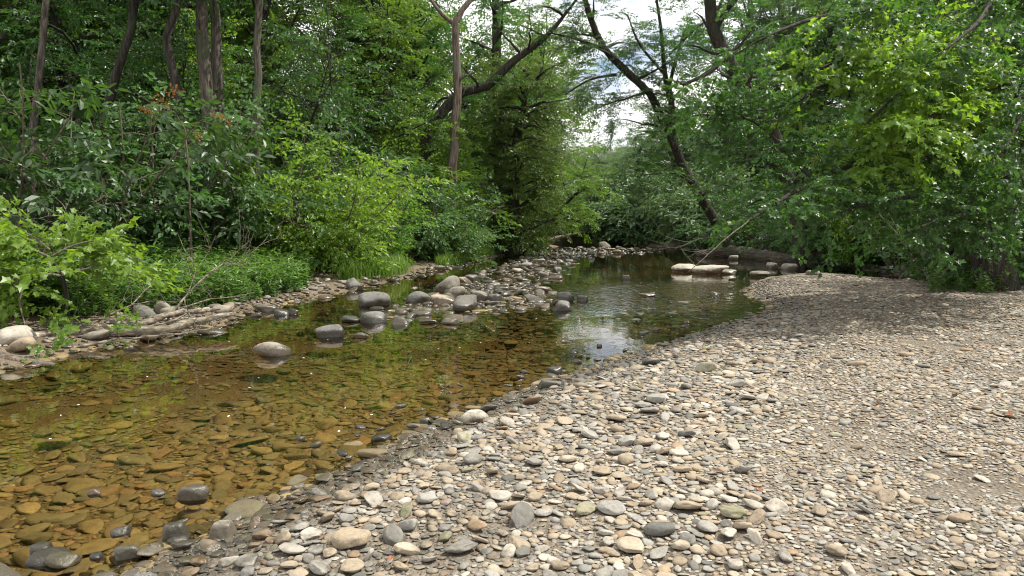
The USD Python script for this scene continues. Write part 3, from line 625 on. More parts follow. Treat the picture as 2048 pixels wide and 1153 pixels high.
for u, d, s_ in [(1140, 92, .62), (1165, 112, .72), (1195, 105, .74), (1225, 95, .70), (1255, 84, .68), (1290, 78, .72), (1330, 72, .8), (1215, 78, .5), (1120, 74, .62), (1260, 70, .62)]:
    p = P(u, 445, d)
    plant(frng.choice(['class_far_a', 'class_far_b']), 'far_tree', 'haze tinted pale tree below the open sky far upstream', 'tree', 'pale trees below the open sky', p[0], p[1], frng.uniform(0, 360), s_)
# ------------------------------------------------------------------ rocks of the island, the left bank and the named boulders
rng = np.random.default_rng(31)
def px_rock(u, v, w, look, label, h=.6, elong=1.3, sharp=8, planes=12, sub=3, name='boulder', cat='boulder', lump=.06, yaw=None, sink=None, z0=0.0, group=None):
    """A rock whose waterline stands at pixel (u, v) and which is w pixels wide there; h = height above water over width."""
    p = G(u, v, z0); d = p[1]; size = w / F * d
    y = d + .30 * size
    m, f = stone(rng, sub, elong, max(.5, h * 2.6) * (1 if h > .3 else .8), sharp, planes, lump, (.85, 1.1))
    a = rng.uniform(-.35, .35) if yaw is None else yaw
    c, s_ = math.cos(a), math.sin(a)
    m = (m @ np.array([[c, s_, 0], [-s_, c, 0], [0, 0, 1]])) * size
    top_ = m[:, 2].max()
    z = z0 + h * size - top_
    o = usdkit.mesh(stage, '/World/' + fresh(name), (m, f), L(look), True)
    o.AddTranslateOp().Set(Gf.Vec3d(float(p[0]), float(y), float(z)))
    tag(o.GetPrim(), label, cat, group)
    return p[0], y, size
named = []
for a in [
    (536, 712, 76, 'rock_look', 'rounded tan grey boulder alone in the still pool', .36, 1.25, 7, 11),
    (652, 676, 58, 'rock_dark', 'dark angular pointed rock in the pool beside the lone rounded boulder', .42, 1.5, 14, 8),
    (749, 613, 66, 'rock_dark', 'large smooth grey boulder at the upstream side of the island edge', .42, 1.2, 6, 14),
    (748, 646, 56, 'rock_dark', 'smooth dark boulder in front of the large grey one', .40, 1.15, 6, 14),
    (800, 649, 42, 'rock_look', 'small rounded boulder to the right of the smooth dark one', .36, 1.2, 7, 12),
    (700, 645, 42, 'rock_dark', 'low blocky slab to the left of the smooth dark boulder', .28, 1.3, 16, 8),
    (719, 677, 36, 'rock_look', 'small pale pointed stone just breaking the pool surface', .30, 1.4, 10, 9),
    (855, 648, 40, 'rock_look', 'flat low slab between two small rocks at the island front', .20, 1.6, 12, 9),
    (899, 649, 38, 'stone_pale', 'small pale peaked stone at the island front', .28, 1.5, 10, 9),
    (836, 606, 56, 'rock_dark', 'long rounded grey boulder lying behind the small rounded boulder', .40, 1.5, 7, 12),
    (898, 583, 52, 'rock_look', 'tallest sunlit tan boulder in the middle of the island', .60, 1.2, 9, 10),
    (912, 596, 40, 'rock_look', 'tan boulder leaning against the tallest one', .55, 1.4, 9, 10),
    (992, 602, 38, 'rock_dark', 'dark rounded boulder at the right of the sunlit tan boulders', .36, 1.3, 7, 12),
    (960, 600, 42, 'rock_look', 'pale blocky boulder between the tan and the dark boulder', .40, 1.3, 9, 10),
    (1130, 603, 34, 'rock_dark', 'brownish boulder with a dark side at the right end of the island', .55, 1.2, 9, 10),
    (1165, 603, 24, 'rock_dark', 'small dark rock beside the brownish boulder', .45, 1.2, 9, 10),
    (1128, 622, 44, 'rock_dark', 'rounded dark rock in front of the brownish boulder', .45, 1.3, 8, 12),
    (1252, 558, 18, 'rock_dark', 'small dark rock alone in the upper pool', .4, 1.2, 9, 10),
    (1296, 594, 36, 'rock_look', 'low flat rock in the sparkling riffle', .18, 1.7, 9, 10),
    (1375, 545, 62, 'stone_pale', 'pale flat topped boulder at the left of the pair before the right bank', .26, 1.5, 24, 8, 3, 'boulder', 'boulder', .14),
    (1430, 549, 84, 'stone_pale', 'largest pale flat slab in the water before the right bank', .20, 1.9, 30, 8, 3, 'boulder', 'boulder', .14),
    (1462, 549, 30, 'stone_pale', 'small pale rock touching the right end of the largest slab', .3, 1.4, 10, 9),
    (1547, 537, 24, 'stone_pale', 'whitish rock at the mouth of the dark inlet', .5, 1.2, 10, 9),
    (1582, 540, 34, 'stone_pale', 'wide whitish rock beside the dark inlet', .36, 1.5, 10, 9),
    (1520, 552, 40, 'rock_look', 'flat grey rock at the tip of the gravel bar', .22, 1.6, 10, 9),
    (1628, 550, 30, 'rock_look', 'flat rock at the far rim of the gravel bar', .3, 1.5, 10, 9),
    (1470, 520, 22, 'stone_pale', 'small whitish stone below the fallen log', .4, 1.3, 10, 9),
    (1208, 497, 24, 'rock_look', 'pale boulder on the stony riffle far upstream', .55, 1.3, 10, 9),
    (1182, 512, 20, 'rock_dark', 'dark boulder on the stony riffle far upstream', .6, 1.2, 9, 10),
    (1240, 500, 22, 'stone_pale', 'flat whitish stone on the far riffle', .35, 1.5, 10, 9),
    (1115, 545, 20, 'rock_dark', 'dark rock between the island and the upper pool', .55, 1.2, 9, 10),
    (705, 577, 36, 'rock_dark', 'brown boulder on the left shore below the sunlit bush', .55, 1.3, 10, 9),
    (430, 548, 30, 'rock_look', 'tan boulder half hidden in the herbs on the left bank', .55, 1.3, 10, 9),
    (315, 632, 48, 'rock_look', 'tan boulder behind the drift log on the left shore', .6, 1.2, 9, 10),
    (228, 640, 44, 'stone_olive', 'olive grey boulder behind the drift log on the left shore', .5, 1.3, 9, 10),
    (560, 632, 34, 'rock_dark', 'dark wet rock at the end of the left shore stones', .35, 1.4, 9, 10),
    (585, 630, 26, 'rock_dark', 'smaller dark wet rock beside the one ending the left shore stones', .45, 1.2, 9, 10),
    (380, 1003, 66, 'stone_grey', 'grey lichened stone rising from the shallows in the foreground', .42, 1.3, 10, 9),
    (348, 1085, 52, 'stone_grey', 'upright grey stone at the foreground water edge', .7, 1.15, 10, 9),
    (445, 1090, 56, 'stone_pale', 'tall pale stone standing at the foreground water edge', .75, 1.3, 9, 10),
    (245, 1120, 56, 'stone_grey', 'wet grey stone in the shallows near the lower left corner', .45, 1.4, 9, 10),
    (120, 1135, 70, 'stone_olive', 'olive stone just breaking the shallows near the lower left corner', .30, 1.5, 9, 10),
    (72, 1110, 44, 'stone_dark', 'dark wet stone in the shallows beside the pale slab', .4, 1.3, 9, 10),
    (848, 848, 26, 'stone_grey', 'bluish wet stone alone just off the gravel edge', .45, 1.3, 9, 10),
    (184, 990, 26, 'stone_mauve', 'small reddish stone alone in the golden shallows', .4, 1.3, 9, 10),
    (940, 855, 72, 'stone_pale', 'broad pale flat slab at the gravel edge', .4, 1.5, 13, 8),
    (1100, 783, 54, 'stone_dark', 'dark flat slab sticking out at the gravel edge', .35, 1.8, 14, 8),
    (1110, 752, 34, 'stone_dark', 'dark leaning stone in the shallows before the sky reflection', .5, 1.5, 14, 8),
    (1415, 742, 42, 'stone_olive', 'mossy dark green stone on the gravel bar', .4, 1.5, 8, 11)]:
    u, v = a[:2]
    zz = 0.0
    if label_z := {'half hidden': .35, 'behind the drift log': .12, 'below the sunlit bush': .05, 'gravel edge': .04, 'on the gravel bar': .16, 'rim of the gravel bar': .12, 'tip of the gravel bar': .04}:
        for k, val in label_z.items():
            if k in a[4] and 'off the' not in a[4]: zz = val
    named.append(px_rock(*a, z0=zz))
named = np.array(named)
# pale slab in the lower left corner
v_, f_ = stone(rng, 3, 1.3, .5, 12, 9)
m = usdkit.mesh(stage, '/World/' + fresh('boulder'), (v_ * 1.5, f_), L('stone_pale'), True)
p = G(-30, 1153); m.AddTranslateOp().Set(Gf.Vec3d(p[0] - .50, p[1] - .12, -.17))
tag(m.GetPrim(), 'smooth pale slab cut off by the lower left corner', 'boulder')
# island rocks
def on_island(x, y): return (sd(island, x, y) > -.9) & in_view(x, y) & (meshkit.fbm(np.stack([x * .7, y * .45, 0 * x], -1), 3, 14) > .36)
have = named[(named[:, 1] > 10)]
isl = pack(rng, on_island, [(.52, .2, 60, (-6, 9, 11, 46)), (.36, .2, 400, (-6, 9, 11, 46)), (.25, .2, 1600, (-6, 9, 11, 46)), (.17, .2, 3600, (-6, 9, 11, 40)), (.11, .2, 4000, (-5, 4, 11, 24))], k=.47, have=have)
sc = isl[:, 2] / np.hypot(isl[:, 0], isl[:, 1])
top = np.argsort(-sc)[:300]
ILOOK = ['rock_look', 'stone_tan', 'stone_grey', 'stone_pale', 'stone_dark']
INAME = ['buff', 'tan', 'grey', 'pale', 'dark']
for i in top:
    x, y, s_ = isl[i]; k = rng.choice(5, p=[.30, .22, .18, .16, .14])
    lay_stone('river_rock', rng, x, y, s_, ILOOK[k], f'{INAME[k]} rock among the many stones of the mid stream island', 'rock', f'{INAME[k]} rocks of the mid stream island',
              sink=.14, tilt=.2, sub=2, elong=rng.uniform(1.1, 1.7), flat=rng.uniform(.45, .8), sharp=rng.uniform(7, 13), planes=int(rng.integers(9, 14)))
rest = np.setdiff1d(np.arange(len(isl)), top)
protos = [(stone(rng, 1, rng.uniform(1.1, 1.6), rng.uniform(.4, .8), 9), lk) for lk in ILOOK for _ in range(3)]
pi = instancer('/World/island_gravel', protos, isl[rest], rng, .12, .2, rng.integers(0, 15, len(rest)))
tag(pi.GetPrim(), 'small stones filling the mid stream island', 'gravel', kind='stuff')
rif_rows = pack(rng, lambda x, y: (sd(rif_poly, x, y) > -1.2) & in_view(x, y), [(.24, .25, 70, (0, 8, 11, 24)), (.15, .25, 220, (0, 8, 11, 24)), (.10, .2, 260, (0, 8, 11, 24))])
for x, y, s_ in rif_rows[rng.uniform(size=len(rif_rows)) < .30]:
    lay_stone('riffle_stone', rng, x, y, s_, ['rock_dark', 'rock_look', 'stone_pale'][int(rng.integers(3))], 'small stone breaking the surface of the sparkling riffle', 'stone', 'stones in the sparkling riffle', sink=.04 * s_, z=-.02 - .1 * s_, elong=rng.uniform(1.1, 1.7), flat=rng.uniform(.5, .8), sharp=12)
sh = pack(rng, lambda x, y: (sd(right_land, x, y) > -.75) & (sd(right_land, x, y) < -.03) & in_view(x, y), [(.17, .25, 60, (-3, 6, 2.5, 13)), (.11, .25, 240, (-3, 6, 2.5, 13)), (.075, .2, 300, (-3, 5, 2.5, 9))])
for x, y, s_ in sh[rng.uniform(size=len(sh)) < .42][:110]:
    lay_stone('shallows_stone', rng, x, y, s_, ['stone_dark', 'rock_dark', 'stone_olive', 'stone_grey'][int(rng.integers(4))], 'wet stone poking out of the shallows along the gravel edge', 'stone', 'wet stones in the shallows along the gravel edge', z=-.30 * s_ + .03, sink=.10, tilt=.35, elong=rng.uniform(1.2, 1.8), flat=rng.uniform(.5, .8), sharp=rng.choice([12, 30]), planes=8)
# left shore stones
def left_shore(x, y): return (sd(left_land, x, y) > -.35) & (sd(left_land, x, y) < (1.5 + .4 * np.sin(y)) * np.where(y > 19, .3, 1)) & in_view(x, y, .5)
ls = pack(rng, left_shore, [(.42, .2, 60, (-9, -2, 7, 30)), (.28, .22, 260, (-9, 0, 7, 34)), (.19, .2, 900, (-9, 2, 7, 40)), (.13, .2, 1800, (-9, 3, 7, 44)), (.08, .2, 3000, (-9, -2, 7, 16))], have=have)
sc = ls[:, 2] / np.hypot(ls[:, 0], ls[:, 1]); top = np.argsort(-sc)[:250]
for i in top:
    x, y, s_ = ls[i]; k = rng.choice(5, p=[.34, .3, .2, .08, .08])
    lay_stone('shore_stone', rng, x, y, s_, ILOOK[k], f'{INAME[k]} stone on the pebbly shore of the left bank', 'stone', f'{INAME[k]} stones on the left shore',
              sink=.12, tilt=.2, sub=2, elong=rng.uniform(1.1, 1.7), flat=rng.uniform(.45, .8), sharp=rng.uniform(7, 12), planes=int(rng.integers(9, 14)))
rest = np.setdiff1d(np.arange(len(ls)), top)
pi = instancer('/World/shore_gravel', protos, ls[rest], rng, .12, .2, rng.integers(0, 15, len(rest)))
tag(pi.GetPrim(), 'pebbles along the left shore', 'gravel', kind='stuff')
# stones along the foot of the right bank
def right_foot(x, y): d = sd(bank_land, x, y); return (d > -.5) & (d < .9) & in_view(x, y, .5)
rs = pack(rng, right_foot, [(.45, .2, 40, (8, 16, 14, 34)), (.3, .2, 160, (8, 16, 13, 34)), (.2, .2, 300, (8, 16, 13, 30))])
for x, y, s_ in rs[:90]:
    k = rng.choice(5, p=[.3, .1, .3, .1, .2])
    lay_stone('bank_stone', rng, x, y, s_, ILOOK[k], f'{INAME[k]} stone at the shaded foot of the right bank', 'stone', f'{INAME[k]} stones at the foot of the right bank', sink=.12, sub=2, elong=rng.uniform(1.1, 1.7), flat=rng.uniform(.45, .8))

# ------------------------------------------------------------------ wood: drift log, dead branches
def wood_path(pts, step=.12): return spline([list(P(u, v, d)) + [r] for u, v, d, r in pts], step)
def dead(name, label, cat, main, subs, look='wood_pale', twigs=0, seed=1, moss=False, part='limb', length=.7, r=.006):
    g = np.random.default_rng(seed)
    t = thing(name, label, cat)
    base = t.GetPath().pathString
    paths = []
    for k, pts in enumerate([main] + subs):
        q = wood_path(pts)
        q[:, :3] += g.normal(0, .006, (len(q), 3))
        rr = q[:, 3] * (1 if q[0, 3] > .04 else .55) * (1 + .10 * np.sin(np.arange(len(q)) * 1.3 + g.uniform(0, 6)))
        put(base + '/' + ('trunk' if k == 0 else part + ('' if k == 1 else f'_{k - 1:03d}')), tube(q[:, :3], rr, 10 if q[0, 3] > .03 else 6, rough=.06, rng=g), look, True)
        paths.append(q)
    if twigs:
        w = []
        for q in paths:
            ln = np.linalg.norm(np.diff(q[:, :3], axis=0), axis=1).sum()
            for _ in range(int(ln * twigs)):
                k = int(g.integers(len(q) // 3, len(q) - 1)); tan = unit(q[k + 1, :3] - q[k, :3])
                d = unit(tan * .6 + g.normal(0, .6, 3) + [0, 0, .25])
                a = wander(g, q[k, :3], d, length * g.uniform(.3, 1.1), 6, .25, .03)
                w.append(tube(a, np.linspace(min(r, q[k, 3] * .7), .002, 7), 4, cap=False))
                if g.uniform() < .6:
                    b = wander(g, a[3], unit(a[4] - a[3] + g.normal(0, .5, 3)), length * .4, 4, .25, .03)
                    w.append(tube(b, np.linspace(r * .6, .0015, 5), 3, cap=False))
        if w: tag(put(base + '/twigs', join(w), 'twig_pale', True).GetPrim(), kind='stuff')
    return t, paths
dead('drift_log', 'long pale barkless log lying along the left shore with its bent end in the water', 'log',
     [(-60, 694, 9.3, .12), (20, 690, 9.5, .11), (70, 678, 9.7, .095), (150, 668, 9.9, .082), (240, 664, 10.1, .074), (335, 660, 10.3, .064), (380, 645, 10.6, .058), (430, 634, 10.9, .045), (470, 628, 11.2, .03)],
     [[(235, 660, 10.1, .055), (300, 643, 10.5, .05), (345, 628, 10.8, .045), (400, 622, 11.2, .035), (440, 618, 11.6, .02)], [(300, 655, 10.3, .03), (350, 640, 10.5, .025), (372, 628, 10.7, .02)], [(-30, 688, 9.4, .06), (30, 716, 9.2, .05), (80, 722, 9.0, .035)]], twigs=2, seed=3, length=.5)
dead('dead_branch', 'bare forked branch spreading thin twigs above the drift log', 'branch',
     [(320, 664, 10.6, .035), (345, 625, 10.9, .032), (375, 589, 11.2, .028), (416, 548, 11.5, .024), (444, 530, 11.8, .018), (486, 529, 12.1, .012), (520, 526, 12.4, .007)],
     [[(416, 548, 11.5, .016), (460, 520, 11.7, .012), (479, 499, 11.8, .009), (500, 480, 11.9, .005)], [(444, 530, 11.8, .014), (490, 515, 12.0, .011), (520, 492, 12.2, .008), (551, 478, 12.4, .005), (574, 476, 12.6, .003)],
      [(375, 589, 11.2, .016), (392, 540, 11.3, .013), (370, 500, 11.3, .009), (355, 464, 11.3, .005)], [(368, 600, 11.1, .014), (378, 625, 10.8, .012), (395, 655, 10.5, .010), (420, 668, 10.3, .006)], [(392, 540, 11.3, .009), (420, 500, 11.6, .006), (432, 470, 11.7, .004)]], twigs=5, seed=4, r=.005)
dead('dead_branch', 'bare arching branch rising behind the left end of the drift log', 'branch',
     [(180, 655, 10.4, .028), (222, 627, 10.7, .026), (264, 610, 11.0, .022), (288, 582, 11.2, .017), (312, 558, 11.4, .012), (330, 520, 11.6, .007)],
     [[(264, 610, 11.0, .016), (300, 604, 11.2, .013), (345, 604, 11.5, .009), (380, 600, 11.8, .006)], [(288, 582, 11.2, .010), (276, 545, 11.2, .007), (270, 500, 11.3, .004)]], twigs=4, seed=5)
dead('dead_branch', 'thin dead twigs crossing the dark bushes at the left edge', 'branch',
     [(100, 520, 12.0, .016), (107, 475, 12.0, .013), (132, 419, 12.2, .009), (149, 381, 12.3, .005)], [[(-20, 442, 11.6, .012), (40, 425, 11.8, .009), (83, 412, 12.0, .005)], [(110, 470, 12.0, .010), (180, 418, 12.4, .006), (240, 405, 12.8, .003)], [(0, 470, 11.7, .010), (60, 440, 11.9, .007), (170, 425, 12.4, .004)]], twigs=4, seed=6)
for k, (pts, lab) in enumerate([([(-30, 655, 10.6, .022), (60, 642, 10.8, .02), (140, 632, 11, .016), (235, 640, 11.2, .008)], 'long thin dead branch lying among the stones behind the vine'),
    ([(20, 704, 9.3, .022), (100, 664, 9.8, .02), (180, 642, 10.3, .015), (265, 626, 10.8, .007)], 'slanting dead branch crossing over the thick end of the drift log'),
    ([(150, 694, 9.4, .02), (250, 678, 9.7, .018), (360, 668, 10.0, .013), (440, 654, 10.3, .006)], 'thin dead branch lying along the water side of the drift log'),
    ([(255, 652, 10.5, .02), (350, 620, 11, .016), (425, 600, 11.4, .011), (510, 586, 11.9, .005)], 'long thin dead branch pointing right over the shore stones'),
    ([(-40, 610, 11.2, .02), (40, 600, 11.3, .016), (120, 585, 11.5, .011), (190, 590, 11.7, .005)], 'thin dead branch caught in the herbs behind the vine')]):
    dead('dead_branch', lab, 'branch', [(u, v, d, r * 1.6) for u, v, d, r in pts], [], twigs=4, seed=20 + k, length=.6, r=.005)
dead('dead_branch', 'short broken branch lying in the water below the drift log', 'branch', [(120, 690, 9.5, .03), (160, 708, 9.2, .028), (192, 716, 9.0, .018)], [[(150, 704, 9.3, .014), (190, 700, 9.2, .010), (210, 690, 9.3, .006)]], 'wood_pale', 1, 7)
dead('dead_branch', 'dark rotten trunk half sunk at the left edge of the pool', 'log', [(-80, 715, 8.6, .10), (0, 722, 8.55, .09), (60, 728, 8.5, .06), (110, 733, 8.45, .03)], [[(-40, 738, 8.2, .035), (40, 745, 8.1, .03), (100, 742, 8.15, .02)]], 'bark_bare', 1, 8)
dead('fallen_log', 'thick fallen log along the foot of the right bank', 'log', [(1395, 512, 36, .22), (1450, 504, 35, .30), (1510, 512, 33, .32), (1570, 520, 30.5, .26), (1610, 520, 29, .15)], [], 'log_look', 0, 9)
dead('fallen_log', 'thin pale pole leaning over the water at the river bend', 'log', [(1090, 482, 52, .14), (1130, 472, 53, .12), (1172, 464, 54, .07)], [], 'wood_pale', 0, 10)

# ------------------------------------------------------------------ the sunlit vine in the left foreground
g = np.random.default_rng(41)
t = thing('grape_vine', 'sunlit yellow green vine heaped over a dead snag on the left shore', 'vine')
base = t.GetPath().pathString
limbs = [wood_path(q, .1) for q in [
    [(128, 655, 10.3, .035), (134, 607, 10.3, .03), (128, 565, 10.3, .03), (121, 545, 10.3, .028), (100, 515, 10.3, .02)],
    [(124, 552, 10.3, .02), (80, 548, 10.1, .02), (35, 556, 9.9, .02), (-10, 575, 9.7, .015)], [(124, 552, 10.3, .02), (165, 540, 10.3, .016), (205, 535, 10.4, .01), (235, 550, 10.4, .006)],
    [(100, 515, 10.3, .02), (40, 490, 10.2, .015), (-30, 480, 10.1, .01)], [(100, 515, 10.3, .02), (150, 490, 10.4, .015), (200, 480, 10.5, .01)], [(60, 545, 10.1, .014), (40, 600, 9.9, .012), (50, 650, 9.8, .01)],
    [(128, 600, 10.3, .012), (100, 640, 10.0, .01), (60, 665, 9.8, .008)], [(100, 500, 10.3, .012), (60, 470, 10.6, .01), (10, 462, 10.8, .008)]]]
put(base + '/stem', tube(limbs[0][:, :3], limbs[0][:, 3], 8, rough=.08, rng=g), 'bark_dark', True)
wood, pos, dr = [], [], []
for k, q in enumerate(limbs[1:]):
    wood.append(tube(q[:, :3], q[:, 3], 6))
    if k in (4, 5): w, p, d = twigify(g, q[:, :3], 1.6, .35, 3, .1, .7, .05, .005)
    else: w, p, d = twigify(g, q[:, :3], 15, .6, 5, .0, .7, .02, .004)
    wood += w; pos += p; dr += d
tag(put(base + '/branches', join(wood), 'twig_pale', True).GetPrim(), kind='stuff')
tag(put(base + '/leaves', leaves(g, pos, dr, 'maple', 1.1, .6), 'leaf_sun').GetPrim(), kind='stuff')
t = thing('grape_vine', 'few bright vine leaves hanging over the drift log to the water', 'vine')
base = t.GetPath().pathString
q = wood_path([(230, 640, 9.9, .006), (236, 660, 9.8, .006), (240, 690, 9.7, .004)], .06)
put(base + '/stem', tube(q[:, :3], q[:, 3], 5), 'twig_look', True)
w, pos, dr = twigify(g, q[:, :3], 14, .12, 8, 0, .8, .05, .003)
tag(put(base + '/leaves', leaves(g, pos, dr, 'maple', .6), 'leaf_fresh').GetPrim(), kind='stuff')
t = thing('seedling', 'small patch of bright leaves beside the rotten trunk in the pool', 'plant')
base = t.GetPath().pathString
q = wood_path([(100, 722, 8.8, .006), (104, 712, 8.8, .005), (108, 705, 8.8, .003)], .04)
put(base + '/stem', tube(q[:, :3], q[:, 3], 5), 'twig_look', True)
w, pos, dr = twigify(g, q[:, :3], 40, .15, 8, 0, .8, .05, .003)
tag(put(base + '/leaves', leaves(g, pos, dr, 'maple', .6), 'leaf_fresh').GetPrim(), kind='stuff')

# ------------------------------------------------------------------ herbs, grass
def tuft(g, n, h, spread, wid, bend=.5):
    V, T = [], []
    for k in range(n):
        a = g.uniform(0, 2 * np.pi); o = np.array([g.normal(0, spread), g.normal(0, spread), 0]); hh = h * g.uniform(.5, 1.1)
        d = np.array([math.cos(a), math.sin(a), 0]); s_ = np.array([-d[1], d[0], 0]) * wid * .5; b = bend * g.uniform(.2, 1.2) * hh
        p1 = o + d * b * .25 + [0, 0, hh * .55]; p2 = o + d * b + [0, 0, hh * g.uniform(.8, 1)]
        V.append(np.array([o - s_, o + s_, p1 + s_ * .8, p1 - s_ * .8, p2])); T.append(np.array([[0, 1, 2], [0, 2, 3], [3, 2, 4]]) + 5 * k)
    return np.vstack(V), np.vstack(T)
def herb(g, n, h, spread, Lf, Wf):
    parts = []
    for k in range(n):
        o = np.array([g.normal(0, spread), g.normal(0, spread), 0]); q = wander(g, o, [g.normal(0, .2), g.normal(0, .2), 1], h * g.uniform(.5, 1.1), 6, .1)
        parts.append(tube(q, np.linspace(.004, .002, 7), 3, cap=False))
        for j in range(1, 7):
            for s_ in range(3):
                v, f = leaf_blade(Lf * g.uniform(.6, 1.1), Wf, 'diamond', g)
                parts.append((v @ rmat(g, g.normal(0, .3), g.normal(-.1, .3), g.uniform(0, 6.28)).T + q[j], f))
    return join(parts)
def cover(path, protos, look, pts, g, s=(.5, 1.75)):
    pi = UsdGeom.PointInstancer.Define(stage, path)
    for k, m_ in enumerate(protos):
        pi.GetPrototypesRel().AddTarget(put(f'{path}/tuft' + ('' if k == 0 else f'_{k:03d}'), m_, look).GetPath())
    pts = np.asarray(pts); n = len(pts)
    pi.CreateProtoIndicesAttr(Vt.IntArray.FromNumpy(g.integers(0, len(protos), n).astype(np.int32)))
    pi.CreatePositionsAttr(Vt.Vec3fArray.FromNumpy(np.column_stack([pts, hgt(pts) - .01]).astype(np.float32)))
    pi.CreateOrientationsAttr(Vt.QuathArray([Gf.Quath(float(a), float(b), float(c), float(d)) for a, b, c, d in quat(g, n, .08)]))
    pi.CreateScalesAttr(Vt.Vec3fArray.FromNumpy(np.repeat(g.uniform(*s, n)[:, None], 3, 1).astype(np.float32)))
    return pi
g = np.random.default_rng(51)
herbs = [herb(g, 7, .42, .10, .10, .026) for _ in range(3)] + [herb(g, 6, .34, .10, .085, .045)]
weed = [herb(g, 3, .95, .12, .15, .05) for _ in range(2)]
def inside(poly_px, z, n):
    poly = shapely.Polygon([tuple(GT(u, v, z)[:2]) for u, v in poly_px])
    x0, y0, x1, y1 = poly.bounds
    x, y = g.uniform(x0, x1, n * 12), g.uniform(y0, y1, n * 12); k = shapely.contains_xy(poly, x, y) & (hgt(np.column_stack([x, y])) > .07)
    return np.column_stack([x[k], y[k]])[:n]
pts = inside([(-80, 628), (90, 634), (200, 632), (330, 622), (440, 610), (520, 596), (600, 578), (610, 555), (560, 536), (400, 530), (150, 530), (-80, 540)], .35, 1300)
tag(cover('/World/' + fresh('ground_cover'), herbs, 'herb_look', pts, g).GetPrim(), 'low leafy herbs carpeting the left bank in front of the bushes', 'herbs', kind='stuff')
tag(cover('/World/tall_weeds', weed, 'leaf_fresh', pts[::14], g, (.6, 1.2)).GetPrim(), 'taller weeds standing up among the low herbs of the left bank', 'weeds', kind='stuff')
x, y = g.uniform(-30, 40, 9000), g.uniform(12, 60, 9000)
k = ((sd(left_land, x, y) > 2.6) | (sd(bank_land, x, y) > .7)) & (np.abs(x) < .8 * y + 2)
tag(cover('/World/forest_undergrowth', herbs, 'leaf_deep', np.column_stack([x[k], y[k]])[:2600], g, (1.0, 2.2)).GetPrim(), 'low dark plants on the floor of the wood', 'undergrowth', kind='stuff')
tufts = [tuft(g, 45, .34, .10, .012) for _ in range(4)]
for poly, n, s_, lab in [([(690, 560), (800, 556), (800, 536), (760, 525), (690, 540)], 260, (.9, 1.8), 'bright grass clump at the foot of the tall sunlit bush'),
                         ([(880, 532), (920, 534), (990, 522), (1010, 508), (960, 502), (880, 512)], 800, (.9, 1.6), 'strip of sunlit grass on the left bank below the pale bushes'),
                         ([(1020, 500), (1125, 494), (1135, 488), (1100, 482), (1030, 488)], 1400, (.9, 1.7), 'far strip of bright grass beside the leaning tree')]:
    tag(cover('/World/' + fresh('grass_patch'), tufts, 'grass_look', inside(poly, .25, n), g, s_).GetPrim(), lab, 'grass', kind='stuff')
pts = inside([(1860, 585), (1990, 590), (2010, 560), (1880, 555)], .3, 60)
tag(cover('/World/' + fresh('ground_cover'), herbs, 'herb_look', pts, g, (.9, 1.5)).GetPrim(), 'sun dappled herbs at the foot of the right bank beside the gravel', 'herbs', kind='stuff')

# ------------------------------------------------------------------ trees with a shape of their own
def hero(name, label, seed, trunk_px, limbs_px=(), auto=(0, .3, 2.5, .3), style='oval', lk='leaf_mid', bk='bark_dark', group=None, below=None, trunk_leaf=False, step=.5, **kw):
    g = np.random.default_rng(seed)
    t = thing(name, label, 'tree', group)
    q = wood_path(trunk_px, step)
    if below is not None:
        q = np.vstack([np.append(np.array([q[0, 0], q[0, 1], hz(q[0, 0], q[0, 1]) - .2]) if below else q[0, :3], q[0, 3] * 1.25), q])
    q[1:-1, :2] += g.normal(0, .02, (len(q) - 2, 2))
    base = t.GetPath().pathString
    put(base + '/trunk', tube(q[:, :3], q[:, 3], 12, rough=.09, rng=g), bk, True)
    n, lo, ln, rise = auto
    lim = [(wood_path(a, .25), True) for a in limbs_px] + [(np.column_stack([a, np.linspace(max(.02, q[len(q) // 2, 3] * .4), .008, len(a))]), True) for a in (limb_paths(g, q, n, lo, ln, rise, kw.get('short', .5)) if n else [])]
    if trunk_leaf: lim.append((q, False))
    wood, pos, dr, nl = [], [], [], 0
    o = dict(per_m=4.0, bl=.9, spm=3.4, start=.1, flat=.5, droop=.05, r=.009); o.update({k: v for k, v in kw.items() if k in o})
    for a, add in lim:
        if add: nl += 1; put(base + '/limb' + ('' if nl == 1 else f'_{nl - 1:03d}'), tube(a[:, :3], a[:, 3], 6, rough=.06, rng=g), bk, True)
        w, p, d = twigify(g, a[:, :3], o['per_m'], o['bl'], o['spm'], o['start'], o['flat'], o['droop'], o['r'])
        wood += w; pos += p; dr += d
    if wood: tag(put(base + '/twigs', join(wood), bk, True).GetPrim(), kind='stuff')
    if pos and kw.get('bare') is None: tag(put(base + '/crown', leaves(g, pos, dr, style, kw.get('scale', 1.0), kw.get('level', .55)), lk).GetPrim(), kind='stuff')
    return t, g
hero('snag', 'bare pale brown dead trunk forking at the top on the left bank', 61, [(903, 395, 31.0, .21), (906, 330, 31.0, .20), (911, 240, 31.0, .185), (915, 160, 31.0, .17), (910, 45, 31.0, .15), (925, 20, 31.1, .13), (950, -10, 31.3, .10), (985, -70, 31.5, .07)],
     [[(910, 48, 31.0, .10), (885, 30, 30.8, .08), (855, -10, 30.5, .06), (830, -60, 30.3, .04)]], bk='bark_bare', below=True, per_m=.8, bl=.6, spm=.01, bare=True)
s1 = put('/World/snag/stub', tube(*(lambda q: (q[:, :3], q[:, 3]))(wood_path([(918, 160, 30.95, .07), (930, 152, 30.8, .06), (942, 149, 30.6, .015)], .1)), 7), 'bark_bare', True)
